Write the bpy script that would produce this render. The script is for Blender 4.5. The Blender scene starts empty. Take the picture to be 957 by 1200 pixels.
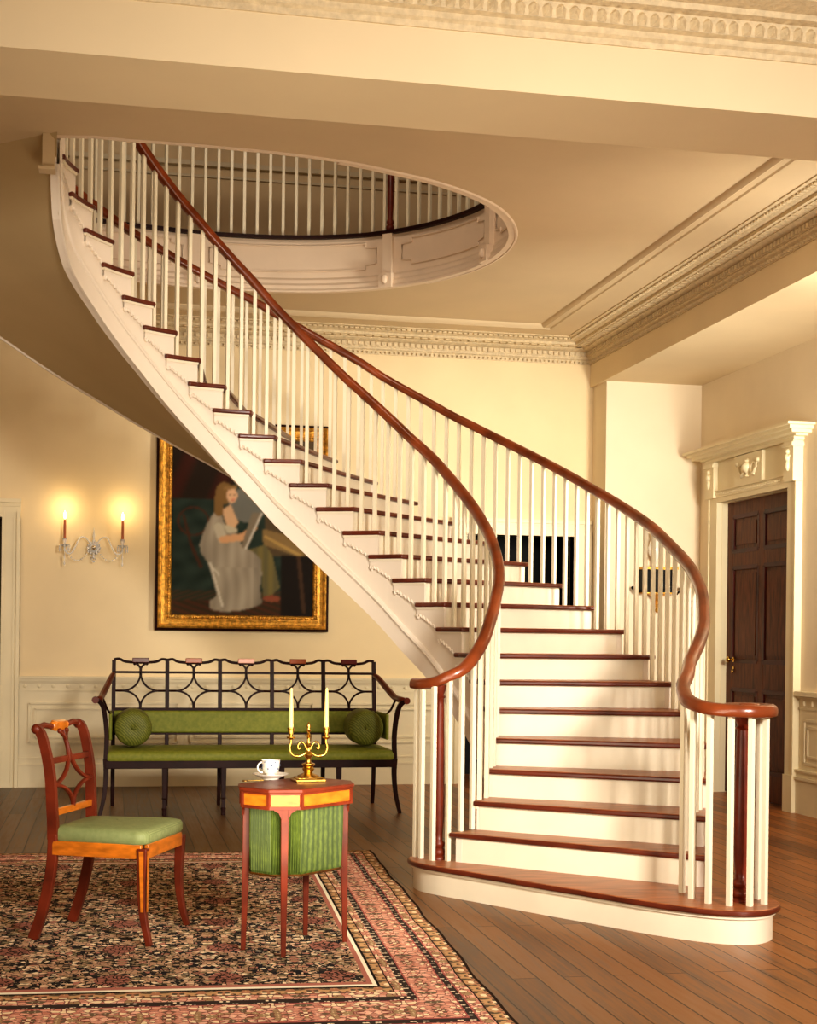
import bpy, bmesh, math, random
from mathutils import Vector, Matrix
random.seed(7)
PI=math.pi
COL=bpy.context.scene.collection
S=math.sin; K=math.cos
def rad(a): return math.radians(a)

# ------------------------------------------------------------------ mesh builder
class MB:
    def __init__(s): s.v=[]; s.f=[]; s.m=[]; s.cm=0
    def add(s,vs,fs):
        o=len(s.v); s.v+= [tuple(p) for p in vs]
        for f in fs: s.f.append([i+o for i in f]); s.m.append(s.cm)
        return s
    def box(s,a,b):
        x0,y0,z0=a; x1,y1,z1=b
        return s.add([(x0,y0,z0),(x1,y0,z0),(x1,y1,z0),(x0,y1,z0),(x0,y0,z1),(x1,y0,z1),(x1,y1,z1),(x0,y1,z1)],
          [(0,3,2,1),(4,5,6,7),(0,1,5,4),(1,2,6,5),(2,3,7,6),(3,0,4,7)])
    def obox(s,c,u,v,w):       # centre + half vectors
        c=Vector(c);u=Vector(u);v=Vector(v);w=Vector(w)
        P=[c+a*u+b*v+d*w for d in(-1,1) for a,b in((-1,-1),(1,-1),(1,1),(-1,1))]
        return s.add(P,[(0,3,2,1),(4,5,6,7),(0,1,5,4),(1,2,6,5),(2,3,7,6),(3,0,4,7)])
    def bar(s,a,b,w,h,up=(0,0,1)):
        a=Vector(a);b=Vector(b);t=(b-a);L=t.length;t.normalize()
        sd=t.cross(Vector(up)); sd.normalize(); u=sd.cross(t)
        return s.obox((a+b)/2,t*L/2,sd*w/2,u*h/2)
    def prism(s,poly,z0,z1):
        n=len(poly)
        vs=[(p[0],p[1],z0) for p in poly]+[(p[0],p[1],z1) for p in poly]
        fs=[tuple(range(n-1,-1,-1)),tuple(range(n,2*n))]+[(i,(i+1)%n,(i+1)%n+n,i+n) for i in range(n)]
        return s.add(vs,fs)
    def plate(s,poly3,off):    # polygon in 3d extruded by vector off
        n=len(poly3); o=Vector(off)
        vs=[Vector(p) for p in poly3]; vs+= [p+o for p in vs]
        return s.add(vs,[tuple(range(n-1,-1,-1)),tuple(range(n,2*n))]+[(i,(i+1)%n,(i+1)%n+n,i+n) for i in range(n)])
    def grid(s,rows,close=False):
        n=len(rows[0]); vs=[p for r in rows for p in r]; fs=[]
        for i in range(len(rows)-1):
            for j in range(n if close else n-1):
                fs.append((i*n+j,i*n+(j+1)%n,(i+1)*n+(j+1)%n,(i+1)*n+j))
        return s.add(vs,fs)
    def sweep(s,pts,prof,up=(0,0,1),cap=True,scale=None,loop=False):
        P=[Vector(p) for p in pts]; n=len(P); up=Vector(up); rows=[]
        for i,p in enumerate(P):
            if loop: t=P[(i+1)%n]-P[i-1]
            else: t=P[min(i+1,n-1)]-P[max(i-1,0)]
            t.normalize(); sd=t.cross(up)
            if sd.length<1e-4: sd=t.cross(Vector((1,0.1,0)))
            sd.normalize(); u=sd.cross(t)
            k=scale[i] if scale else 1
            rows.append([p+sd*a*k+u*b*k for a,b in prof])
        if loop: rows.append(rows[0])
        s.grid(rows,close=True)
        if cap and not loop:
            m=len(prof); o=len(s.v)-m*n
            s.f.append([o+i for i in range(m)]); s.m.append(s.cm)
            s.f.append([len(s.v)-1-i for i in range(m)]); s.m.append(s.cm)
        return s
    def tube(s,pts,r,n=8,up=(0,0,1),asp=1.0):
        sc=r if isinstance(r,(list,tuple)) else [r]*len(pts)
        prof=[(K(2*PI*i/n),S(2*PI*i/n)*asp) for i in range(n)]
        return s.sweep(pts,prof,up=up,scale=sc)
    def lathe(s,prof,c=(0,0,0),n=16,ax='z'):
        rows=[]
        for r,z in prof:
            rr=[]
            for i in range(n):
                a=2*PI*i/n; x,y=r*K(a),r*S(a)
                p={'z':(x,y,z),'y':(x,z,y),'x':(z,x,y)}[ax]
                rr.append((c[0]+p[0],c[1]+p[1],c[2]+p[2]))
            rows.append(rr)
        o=len(s.v); s.grid(rows,close=True)
        if prof[0][0]>1e-5: s.f.append([o+i for i in range(n)]); s.m.append(s.cm)
        if prof[-1][0]>1e-5: s.f.append([o+(len(prof)-1)*n+i for i in range(n)]); s.m.append(s.cm)
        return s
    def ball(s,c,r,n=10,sx=1,sy=1,sz=1):
        m=n//2+1; rows=[]
        for i in range(m+1):
            a=-PI/2+PI*i/m
            rows.append([(c[0]+sx*r*K(a)*K(2*PI*j/n),c[1]+sy*r*K(a)*S(2*PI*j/n),c[2]+sz*r*S(a)) for j in range(n)])
        return s.grid(rows,close=True)
    def build(s,name,mat,parent=None,world=False,smooth=35,bevel=0,kind=None,label=None):
        off=Vector((0,0,0))
        if parent is not None and world:
            q=parent
            while q is not None: off=off+Vector(q.location); q=q.parent
        me=bpy.data.meshes.new(name)
        me.from_pydata([tuple(Vector(p)-off) for p in s.v],[],s.f)
        for m in (mat if isinstance(mat,(list,tuple)) else [mat]): me.materials.append(m)
        for p,mi in zip(me.polygons,s.m): p.material_index=mi
        bm=bmesh.new(); bm.from_mesh(me)
        bmesh.ops.recalc_face_normals(bm,faces=bm.faces)
        bm.to_mesh(me); bm.free()
        if smooth:
            for p in me.polygons: p.use_smooth=True
            me.set_sharp_from_angle(angle=rad(smooth))
        o=bpy.data.objects.new(name,me); COL.objects.link(o)
        if parent is not None: o.parent=parent
        if bevel:
            b=o.modifiers.new('bevel','BEVEL'); b.width=bevel; b.segments=2; b.limit_method='ANGLE'; b.angle_limit=rad(40)
        if kind: o['kind']=kind
        if label: o['label']=label
        return o

def tag(o,label,cat,group=None,kind=None):
    o['label']=label; o['category']=cat
    if group: o['group']=group
    if kind: o['kind']=kind
    return o
def thing(name,label,cat,loc,rz=0,group=None):
    o=bpy.data.objects.new(name,None); COL.objects.link(o); o.location=loc; o.rotation_euler=(0,0,rz)
    o.empty_display_size=.1
    return tag(o,label,cat,group)
def struct(mb,name,mat,**k): return mb.build(name,mat,kind='structure',**k)
def dup(o,parent=None):
    c=o.copy(); COL.objects.link(c)
    if parent is not None: c.parent=parent
    return c

# ------------------------------------------------------------------ materials
def lin(h):
    h=h.lstrip('#'); r=[int(h[i:i+2],16)/255 for i in(0,2,4)]
    return tuple((c/12.92 if c<=.04045 else ((c+.055)/1.055)**2.4) for c in r)+(1,)
def newmat(name):
    m=bpy.data.materials.new(name); m.use_nodes=True; nt=m.node_tree
    return m,nt,nt.nodes['Principled BSDF']
def N(nt,t,**k):
    n=nt.nodes.new(t)
    for a,b in k.items(): setattr(n,a,b)
    return n
def simple(name,hexc,rough=.5,metal=0,var=.06,scale=6,bump=0,bscale=60,coat=0,spec=.5,trans=0,stretch=(1,1,1)):
    m,nt,b=newmat(name)
    tc=N(nt,'ShaderNodeTexCoord'); mp=N(nt,'ShaderNodeMapping'); mp.inputs['Scale'].default_value=stretch
    nt.links.new(tc.outputs['Object'],mp.inputs[0])
    no=N(nt,'ShaderNodeTexNoise'); no.inputs['Scale'].default_value=scale; no.inputs['Detail'].default_value=4
    nt.links.new(mp.outputs[0],no.inputs['Vector'])
    rp=N(nt,'ShaderNodeValToRGB'); c=lin(hexc)
    rp.color_ramp.elements[0].position=.3; rp.color_ramp.elements[1].position=.7
    rp.color_ramp.elements[0].color=tuple(x*(1-var*2) for x in c[:3])+(1,)
    rp.color_ramp.elements[1].color=tuple(min(1,x*(1+var)) for x in c[:3])+(1,)
    nt.links.new(no.outputs['Fac'],rp.inputs[0]); nt.links.new(rp.outputs[0],b.inputs['Base Color'])
    b.inputs['Roughness'].default_value=rough; b.inputs['Metallic'].default_value=metal
    b.inputs['Specular IOR Level'].default_value=spec
    if coat: b.inputs['Coat Weight'].default_value=coat; b.inputs['Coat Roughness'].default_value=.12
    if trans: b.inputs['Transmission Weight'].default_value=trans
    if bump:
        n2=N(nt,'ShaderNodeTexNoise'); n2.inputs['Scale'].default_value=bscale; n2.inputs['Detail'].default_value=2
        bp=N(nt,'ShaderNodeBump'); bp.inputs['Strength'].default_value=bump; bp.inputs['Distance'].default_value=.01
        nt.links.new(mp.outputs[0],n2.inputs['Vector']); nt.links.new(n2.outputs['Fac'],bp.inputs['Height']); nt.links.new(bp.outputs[0],b.inputs['Normal'])
    return m
M={}
M['wall']=simple('wall_plaster','E7D2AA',.75,var=.03,scale=1.5,bump=.05,bscale=90)
M['aisle']=simple('aisle_plaster','E8D8BC',.75,var=.03,scale=1.5,bump=.05,bscale=90)
M['ceil']=simple('ceiling_plaster','D8C3A0',.85,var=.03,scale=1.2,bump=.04,bscale=70)
M['beam']=simple('beam_plaster','E2CFAC',.8,var=.02,scale=1.5,bump=.03)
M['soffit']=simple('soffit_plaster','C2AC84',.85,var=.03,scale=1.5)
M['paint']=simple('cream_paint','EADFC2',.45,var=.03,scale=3)
M['string']=simple('stringer_paint','EADDCB',.45,var=.02,scale=2)
M['riser']=simple('riser_paint','EBE0C8',.4,var=.03,scale=4)
M['balu']=simple('baluster_paint','EFE6CB',.4,var=.02,scale=8)
M['dado']=simple('dado_paint','E0D2B0',.5,var=.03,scale=3)
M['casing']=simple('casing_paint','E6D8B4',.45,var=.03,scale=3)
M['plaster']=simple('ornament_plaster','D8C5A2',.7,var=.08,scale=30,bump=.5,bscale=55)
M['leaf']=simple('leaf_plaster','B39C70',.8,var=.25,scale=18,bump=1.0,bscale=22)
M['fascia']=simple('fascia_paint','E8D4BC',.55,var=.03,scale=3)
M['mahog']=simple('mahogany','6E2A15',.4,var=.2,scale=9,coat=.06,spec=.35)
M['rail']=simple('handrail_mahogany','84401F',.28,var=.25,scale=6,coat=.25)
M['mahogd']=simple('dark_mahogany','2C0F09',.5,var=.2,scale=9,spec=.22)
M['tread']=simple('tread_walnut','A8653C',.38,var=.2,scale=5,coat=.08,stretch=(1,6,1))
M['treadn']=simple('nosing_dark','642A18',.32,var=.2,scale=6,coat=.15)
M['satin']=simple('satinwood','C9741F',.3,var=.18,scale=14,coat=.4,stretch=(1,1,3))
M['frame_or']=simple('orange_tablet','B4561F',.3,var=.15,coat=.4)
M['glaret']=simple('glare_tablet','E9A58A',.3,var=.1,coat=.4)  # glare on the polished tablet, put into its colour as pink
M['redt']=simple('red_tablet','5A1613',.3,var=.1,coat=.4)
M['brass']=simple('brass','C9A253',.25,metal=1,var=.1,scale=20)
M['gold']=simple('gilt','E0A84A',.36,metal=.7,var=.3,scale=30,bump=.4,bscale=120)
M['golddk']=simple('gilt_dark','6A4416',.4,metal=.6,var=.3,scale=30)
M['black']=simple('black_lacquer','0C0908',.55,var=.1,spec=.15)
M['porc']=simple('porcelain','F3EEE4',.15,var=.02,coat=.6)
M['wax']=simple('candle_wax','E9CB84',.5,var=.05)
M['waxr']=simple('sconce_candle','B5653A',.5,var=.1)
M['doorw']=simple('door_mahogany','643418',.5,var=.28,scale=5,spec=.25,stretch=(6,6,1))
M['doorr']=simple('door_moulding','4A180E',.45,var=.28,scale=5,spec=.3)
M['dark']=simple('unlit_room_black','141312',.9)  # near-black stands in for the darkness of an unlit room
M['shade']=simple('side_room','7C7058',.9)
M['grey']=simple('upper_wall','C9B48C',.8,var=.03)
M['cryst']=simple('crystal','FFFFFF',.05,var=0,trans=.6,spec=1)
def silk(name,c1,c2,scale,ax='X',bump=.3):
    m,nt,b=newmat(name)
    tc=N(nt,'ShaderNodeTexCoord'); w=N(nt,'ShaderNodeTexWave'); w.bands_direction=ax
    w.inputs['Scale'].default_value=scale; w.inputs['Distortion'].default_value=1.5; w.inputs['Detail'].default_value=2
    nt.links.new(tc.outputs['Object'],w.inputs[0])
    no=N(nt,'ShaderNodeTexNoise'); no.inputs['Scale'].default_value=40
    nt.links.new(tc.outputs['Object'],no.inputs[0])
    mx=N(nt,'ShaderNodeMath',operation='MULTIPLY'); nt.links.new(w.outputs['Fac'],mx.inputs[0]); nt.links.new(no.outputs['Fac'],mx.inputs[1])
    rp=N(nt,'ShaderNodeValToRGB'); rp.color_ramp.elements[0].color=lin(c1); rp.color_ramp.elements[1].color=lin(c2); rp.color_ramp.elements[1].position=.7
    nt.links.new(mx.outputs[0],rp.inputs[0]); nt.links.new(rp.outputs[0],b.inputs['Base Color'])
    bp=N(nt,'ShaderNodeBump'); bp.inputs['Strength'].default_value=bump; bp.inputs['Distance'].default_value=.004
    nt.links.new(mx.outputs[0],bp.inputs['Height']); nt.links.new(bp.outputs[0],b.inputs['Normal'])
    b.inputs['Roughness'].default_value=.55; b.inputs['Sheen Weight'].default_value=.0; b.inputs['Specular IOR Level'].default_value=.3
    return m
M['silk']=silk('green_silk','66701E','A5A446',70,'X',.12)
M['silkb']=silk('green_bolster','586022','8A8A3C',30,'DIAGONAL',.2)
M['silkc']=silk('grey_green_horsehair','748052','98A070',90,'X',.1)
M['pleat']=silk('pleated_silk','36441A','5F6E2C',45,'X',.1)
def emis(name,c,s):
    m,nt,b=newmat(name); b.inputs['Emission Color'].default_value=lin(c); b.inputs['Emission Strength'].default_value=s
    no=N(nt,'ShaderNodeTexNoise'); nt.links.new(no.outputs['Color'],b.inputs['Base Color']); return m
M['flame']=emis('candle_flame','FFD58A',22)

def floor_mat():
    m,nt,b=newmat('floor_boards'); L=nt.links.new
    tc=N(nt,'ShaderNodeTexCoord'); mp=N(nt,'ShaderNodeMapping'); mp.inputs['Rotation'].default_value=(0,0,PI/2)
    L(tc.outputs['Object'],mp.inputs[0])
    br=N(nt,'ShaderNodeTexBrick'); br.offset=.37; br.squash=1
    br.inputs['Scale'].default_value=1; br.inputs['Brick Width'].default_value=2.7; br.inputs['Row Height'].default_value=.1
    br.inputs['Mortar Size'].default_value=.0035; br.inputs['Mortar Smooth'].default_value=.3; br.inputs['Bias'].default_value=0
    br.inputs['Color1'].default_value=(0,0,0,1); br.inputs['Color2'].default_value=(1,1,1,1); br.inputs['Mortar'].default_value=(.5,.5,.5,1)
    L(mp.outputs[0],br.inputs['Vector'])
    m2=N(nt,'ShaderNodeMapping'); m2.inputs['Scale'].default_value=(30,1.6,1); L(tc.outputs['Object'],m2.inputs[0])
    no=N(nt,'ShaderNodeTexNoise'); no.inputs['Scale'].default_value=1.6; no.inputs['Detail'].default_value=6; L(m2.outputs[0],no.inputs['Vector'])
    n2=N(nt,'ShaderNodeTexNoise'); n2.inputs['Scale'].default_value=.8; L(tc.outputs['Object'],n2.inputs['Vector'])
    a=N(nt,'ShaderNodeMath',operation='MULTIPLY_ADD'); L(br.outputs['Color'],a.inputs[0]); a.inputs[1].default_value=.35
    L(no.outputs['Fac'],a.inputs[2])
    a2=N(nt,'ShaderNodeMath',operation='MULTIPLY_ADD'); L(n2.outputs['Fac'],a2.inputs[0]); a2.inputs[1].default_value=.4; L(a.outputs[0],a2.inputs[2])
    rp=N(nt,'ShaderNodeValToRGB'); e=rp.color_ramp.elements
    e[0].position=.45; e[0].color=lin('4E3520'); e[1].position=1.15/1.2; e[1].color=lin('9A6A3C')
    k=e.new(.7); k.color=lin('6E4A2C'); L(a2.outputs[0],rp.inputs[0])
    # light painted in: boards tinted darker and greyer left, warmer right
    sx=N(nt,'ShaderNodeSeparateXYZ'); L(tc.outputs['Object'],sx.inputs[0])
    mr=N(nt,'ShaderNodeMapRange'); mr.inputs['From Min'].default_value=.9; mr.inputs['From Max'].default_value=3.2
    mr.inputs['To Min'].default_value=0; mr.inputs['To Max'].default_value=1; L(sx.outputs['X'],mr.inputs['Value'])
    gr=N(nt,'ShaderNodeMix',data_type='RGBA',blend_type='MULTIPLY'); gr.inputs['Factor'].default_value=1
    cr=N(nt,'ShaderNodeValToRGB'); cr.color_ramp.elements[0].color=(.50,.52,.50,1); cr.color_ramp.elements[1].color=(1.15,.95,.72,1)
    L(mr.outputs[0],cr.inputs[0]); L(rp.outputs[0],gr.inputs['A']); L(cr.outputs[0],gr.inputs['B'])
    mx=N(nt,'ShaderNodeMix',data_type='RGBA'); L(br.outputs['Fac'],mx.inputs['Factor']); L(gr.outputs['Result'],mx.inputs['A']); mx.inputs['B'].default_value=lin('24160C')
    L(mx.outputs['Result'],b.inputs['Base Color'])
    rr=N(nt,'ShaderNodeMapRange'); rr.inputs['To Min'].default_value=.28; rr.inputs['To Max'].default_value=.5; L(no.outputs['Fac'],rr.inputs['Value']); L(rr.outputs[0],b.inputs['Roughness'])
    bp=N(nt,'ShaderNodeBump'); bp.invert=True; bp.inputs['Strength'].default_value=.6; bp.inputs['Distance'].default_value=.004
    L(br.outputs['Fac'],bp.inputs['Height']); L(bp.outputs[0],b.inputs['Normal'])
    return m
M['floor']=floor_mat()

def rug_mat(W,H):
    m,nt,b=newmat('persian_rug'); L=nt.links.new
    def mt(op,a,c=None,d=None):
        n=N(nt,'ShaderNodeMath',operation=op)
        for i,x in enumerate((a,c,d)):
            if x is None: continue
            if isinstance(x,(int,float)): n.inputs[i].default_value=x
            else: L(x,n.inputs[i])
        return n.outputs[0]
    tc=N(nt,'ShaderNodeTexCoord'); sp=N(nt,'ShaderNodeSeparateXYZ'); L(tc.outputs['UV'],sp.inputs[0])
    X=sp.outputs['X']; Y=sp.outputs['Y']      # metres in from the right edge, metres down from the far edge
    d=mt('MINIMUM',mt('MINIMUM',X,Y),mt('MINIMUM',mt('SUBTRACT',W,X),mt('MULTIPLY',mt('SUBTRACT',H,Y),.52)))
    def vor(sc,px,py,seed):
        cx=N(nt,'ShaderNodeCombineXYZ'); L(mt('PINGPONG',X,px),cx.inputs[0]); L(mt('PINGPONG',Y,py),cx.inputs[1]); cx.inputs[2].default_value=seed
        v=N(nt,'ShaderNodeTexVoronoi'); v.inputs['Scale'].default_value=sc; L(cx.outputs[0],v.inputs['Vector'])
        v2=N(nt,'ShaderNodeTexVoronoi',feature='DISTANCE_TO_EDGE'); v2.inputs['Scale'].default_value=sc; L(cx.outputs[0],v2.inputs['Vector'])
        s2=N(nt,'ShaderNodeSeparateColor'); L(v.outputs['Color'],s2.inputs[0])
        return s2.outputs[0],v.outputs['Distance'],v2.outputs['Distance']
    def ramp(fac,stops,const=True):
        r=N(nt,'ShaderNodeValToRGB'); r.color_ramp.interpolation='CONSTANT' if const else 'LINEAR'
        e=r.color_ramp.elements
        e[0].position=stops[0][0]; e[0].color=lin(stops[0][1]); e[1].position=stops[1][0]; e[1].color=lin(stops[1][1])
        for p,c in stops[2:]: k=e.new(p); k.color=lin(c)
        L(fac,r.inputs[0]); return r.outputs[0]
    def mix(f,a,bb):
        n=N(nt,'ShaderNodeMix',data_type='RGBA')
        L(f,n.inputs['Factor'])
        for s,x in(('A',a),('B',bb)):
            if isinstance(x,str): n.inputs[s].default_value=lin(x)
            else: L(x,n.inputs[s])
        return n.outputs['Result']
    # field : dark ground, small motifs, curved light vines, larger almond shapes
    c1,d1,e1=vor(44,.335,.42,0)
    field=ramp(c1,[(0,'25252C'),(.17,'A88458'),(.32,'38302A'),(.42,'B06C50'),(.54,'84744E'),(.66,'D2AE84'),(.82,'3E3830'),(.88,'E2CDA4')])
    field=mix(mt('LESS_THAN',e1,.06),field,'17161A')
    field=mix(mt('LESS_THAN',d1,.14),field,'D9BE92')
    # vines
    sx=mt('SINE',mt('MULTIPLY',X,2*PI/.21)); sy=mt('SINE',mt('MULTIPLY',Y,2*PI/.27))
    vine=mt('ABSOLUTE',mt('ADD',mt('MULTIPLY',sx,sy),mt('MULTIPLY',mt('SINE',mt('MULTIPLY',Y,2*PI/.135)),.45)))
    field=mix(mt('MULTIPLY',mt('LESS_THAN',vine,.10),mt('GREATER_THAN',e1,.05)),field,'B98F68')
    alm=mt('ADD',mt('MULTIPLY',mt('SINE',mt('MULTIPLY',X,2*PI/.42)),1.0),mt('MULTIPLY',mt('COSINE',mt('MULTIPLY',Y,2*PI/.54)),1.0))
    field=mix(mt('GREATER_THAN',alm,1.55),field,mix(mt('LESS_THAN',e1,.09),'9E5A42','2A211D'))
    # borders
    c2,d2,e2=vor(40,.23,.19,3.1)
    bor=ramp(c2,[(0,'BC6E50'),(.18,'D29070'),(.40,'A08050'),(.50,'DDA484'),(.66,'6A5A40'),(.74,'C88060'),(.88,'E4CCA0')])
    bor=mix(mt('LESS_THAN',e2,.05),bor,'7A3526'); bor=mix(mt('LESS_THAN',d2,.13),bor,'E2C79C')
    c3,d3,e3=vor(48,.08,.1,5.2)
    gua=ramp(c3,[(0,'B98A4C'),(.4,'A86A3C'),(.7,'5C4B34'),(.85,'E0C79A')])
    pale=mix(mt('LESS_THAN',d3,.3),'3B2F2A','E6D3AE')
    # band masks by distance
    col=field
    def band(col,a,b2,new):
        f=mt('MULTIPLY',mt('GREATER_THAN',d,a),mt('LESS_THAN',d,b2)); return mix(f,col,new)
    col=band(col,-1,.43,'A65A42')
    col=band(col,.395,.41,'E8DEC2'); col=band(col,.385,.395,'1A1614')
    col=band(col,.35,.385,gua); col=band(col,.345,.35,'231B18'); col=band(col,.31,.345,bor)
    col=band(col,.28,.31,pale); col=band(col,.274,.28,'A3392B')
    col=band(col,.15,.274,bor); col=band(col,.144,.15,'A3392B'); col=band(col,.118,.144,pale); col=band(col,.112,.118,'A3392B')
    col=band(col,.07,.112,bor); col=band(col,.064,.07,'2B1C18'); col=band(col,.012,.064,gua); col=band(col,-1,.012,'2A1A14')
    no=N(nt,'ShaderNodeTexNoise'); no.inputs['Scale'].default_value=3; L(tc.outputs['Object'],no.inputs['Vector'])
    hs=N(nt,'ShaderNodeHueSaturation'); L(col,hs.inputs['Color']); hs.inputs['Saturation'].default_value=.82
    L(mt('MULTIPLY_ADD',no.outputs['Fac'],.4,1.12),hs.inputs['Value'])
    L(hs.outputs[0],b.inputs['Base Color']); b.inputs['Roughness'].default_value=.95; b.inputs['Specular IOR Level'].default_value=.1
    n3=N(nt,'ShaderNodeTexNoise'); n3.inputs['Scale'].default_value=350; L(tc.outputs['Object'],n3.inputs['Vector'])
    bp=N(nt,'ShaderNodeBump'); bp.inputs['Strength'].default_value=.4; bp.inputs['Distance'].default_value=.004; L(n3.outputs['Fac'],bp.inputs['Height']); L(bp.outputs[0],b.inputs['Normal'])
    return m

# ------------------------------------------------------------------ camera (measured from the perspective of the room)
E_=1.294; R=.15
cam_d=bpy.data.cameras.new('camera'); cam=bpy.data.objects.new('camera',cam_d); COL.objects.link(cam)
bpy.context.scene.camera=cam
F_=1729.; TH=math.atan(347/1729.); ROLL=math.atan(.012)
cam_d.sensor_fit='VERTICAL'; cam_d.sensor_height=24; cam_d.lens=F_/1200*24
cam_d.shift_x=0.0; cam_d.shift_y=(745.5-600)/1200
fw=Vector((S(TH),K(TH),0)); rt=Vector((K(TH),-S(TH),0)); up=Vector((0,0,1))
r2=rt*K(ROLL)+up*(-S(ROLL))*-1*-1; 
# image rolled so that horizontals fall to the right: camera right axis tips upward
xr=rt*K(ROLL)+up*S(ROLL); ur=up*K(ROLL)-rt*S(ROLL)
mat=Matrix((xr,ur,-fw)).transposed().to_4x4(); mat.translation=Vector((0,0,E_)); cam.matrix_world=mat
cam_d.clip_end=60

# ------------------------------------------------------------------ stair plan
def interp(tab,x):
    ks=sorted(tab)
    if x<=ks[0]: a,b=ks[0],ks[1]
    elif x>=ks[-1]: a,b=ks[-2],ks[-1]
    else:
        for i in range(len(ks)-1):
            if ks[i]<=x<=ks[i+1]: a,b=ks[i],ks[i+1]; break
    t=(x-a)/(b-a); A,B=tab[a],tab[b]
    if isinstance(A,tuple): return tuple(p+(q-p)*t for p,q in zip(A,B))
    return A+(B-A)*t
CX,CY=.9,8.1; RI=1.2
ANG={1:-54,2:-45,3:-37.5,4:-28,5:-19,6:-9.5,7:0,8:9.3,9:18,10:26.7,11:35,12:44,13:52,14:60.5,15:69,16:77.3,17:85.5,18:93,19:101,20:109,21:116.8,22:124.5,23:132.5,24:141,25:150.5,26:160,27:168.5,28:177,29:185,30:193}
def inner(n,off=0):
    a=rad(interp(ANG,n)); r=RI+off-(.06*max(0,3-n) if n<3 else 0)+.02*max(0,min(1,(n-25)/2))
    return (CX+r*K(a),CY+r*S(a))
OUT={1:(2.56,6.1),2:(2.68,6.38),3:(2.78,6.63),4:(2.915,6.925),5:(3.04,7.24),6:(3.115,7.575),7:(3.13,7.93),8:(3.13,8.28),9:(3.09,8.63),10:(3.01,8.97),11:(2.90,9.30),12:(2.75,9.60),13:(2.565,9.86),14:(2.35,10.07),15:(2.11,10.25),16:(1.85,10.39)}
for n in range(17,31):
    a=rad(74+7.2*(n-17)); OUT[n]=(CX+2.42*K(a),CY+2.42*S(a))
def outer(n,off=0):
    # smooth (catmull-rom) through OUT
    i=int(math.floor(n)); i=max(1,min(29,i)); t=n-i
    P=[OUT[max(1,min(30,j))] for j in(i-1,i,i+1,i+2)]
    def cr(a,b,c,d): return .5*(2*b+(c-a)*t+(2*a-5*b+4*c-d)*t*t+(3*b-a-3*c+d)*t**3)
    def dr(a,b,c,d): return .5*((c-a)+2*(2*a-5*b+4*c-d)*t+3*(3*b-a-3*c+d)*t*t)
    x,y=[cr(*[p[k] for p in P]) for k in(0,1)]
    dx,dy=[dr(*[p[k] for p in P]) for k in(0,1)]; L=math.hypot(dx,dy)
    return (x+dy/L*off,y-dx/L*off)       # + = outward
NST=28
DL={2:.6,8:.6,12:.6,14.7:.58,17:.56,18.7:.53,20:.51,22.6:.52,24.8:.56,26.4:.62,27.6:.59,28.2:.46,29:.42,30:.42}
def zlow(s): return max(0,min(s*R-interp(DL,s),3.93))
RB=.12   # riser set-back in step units

stair=thing('staircase','white painted spiral stair with walnut treads rising and curling left to the ceiling','staircase',(1.6,7.6,0))
def ss(a,b,k): return [a+(b-a)*i/(k-1) for i in range(k)]
# bottom (bullnose) step
base=[(1.54,7.47),(1.545,7.34),(1.60,7.22),(1.68,7.10),(1.84,6.86),(1.98,6.64),(2.13,6.42),(2.24,6.25),(2.36,6.08),(2.5,5.93),(2.61,5.865),(2.70,5.86),(2.78,5.91),(2.84,6.0),(2.85,6.12),(2.80,6.26),(2.72,6.42),(2.60,6.62),(1.95,7.35),(1.80,7.50),(1.70,7.57),(1.60,7.55)]
cxb=sum(p[0] for p in base)/len(base); cyb=sum(p[1] for p in base)/len(base)
def offs(poly,d):
    out=[];n=len(poly)
    for i in range(n):
        a=Vector(poly[i-1]);b=Vector(poly[(i+1)%n]);t=(b-a).normalized(); out.append((poly[i][0]+t.y*d,poly[i][1]-t.x*d))
    return out
def sm(poly,k=3):
    out=[];n=len(poly)
    for i in range(n):
        P=[Vector(poly[(i+j)%n]) for j in(-1,0,1,2)]
        for q in range(k):
            t=q/k; out.append(tuple(.5*(2*P[1]+(P[2]-P[0])*t+(2*P[0]-5*P[1]+4*P[2]-P[3])*t*t+(3*P[1]-P[0]-3*P[2]+P[3])*t**3)))
    return out
bs=sm(base)
MB().prism(bs,0,.122).build('riser',M['riser'],stair,world=True)
MB().prism(offs(bs,.012),.108,.122).build('cove_moulding',M['riser'],stair,world=True)
to=MB().prism(offs(bs,.032),.122,.15).build('tread',[M['tread'],M['treadn']],stair,world=True,bevel=.009)
for p in to.data.polygons: p.material_index=0 if p.normal.z>.5 else 1
for n in range(2,NST+1):
    z=n*R
    # tread board
    IO=-.028; OO=.028
    a=[inner(s,IO) for s in ss(n,n+1.2,7)] ; b=[outer(s,OO) for s in ss(n+1.2,n,7)]
    if n==NST: a=[inner(s,IO) for s in ss(n,n+.35,5)]; b=[outer(s,OO) for s in ss(n+.35,n,5)]
    mb=MB(); mb.prism(a+b,z-.028,z)
    if n<NST:
        q=[inner(s,IO) for s in ss(n+1.12,n+1.48,4)]+[inner(s,0.004) for s in ss(n+1.48,n+1.12,4)]
        mb.prism(q,z-.028,z)
    if 3<n<NST:
        q=[outer(s,0.0) for s in ss(n+1.12,n+1.4,4)]+[outer(s,OO) for s in ss(n+1.4,n+1.12,4)]
        mb.prism(q,z-.028,z)
    to=mb.build('tread',[M['tread'],M['treadn']],stair,world=True,bevel=.009)
    for p in to.data.polygons: p.material_index=0 if p.normal.z>.5 else 1
    # riser
    s=n+RB; A=Vector(inner(s,.002)); B=Vector(outer(s,-.002)); t=(B-A).normalized(); nb=Vector((t.y,-t.x))*-1*.02
    if nb.dot(Vector(inner(s+.5))-A)<0: nb=-nb
    MB().prism([A,B,B+nb,A+nb],z-R-.001,z-.027).build('riser',M['riser'],stair,world=True)
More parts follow.
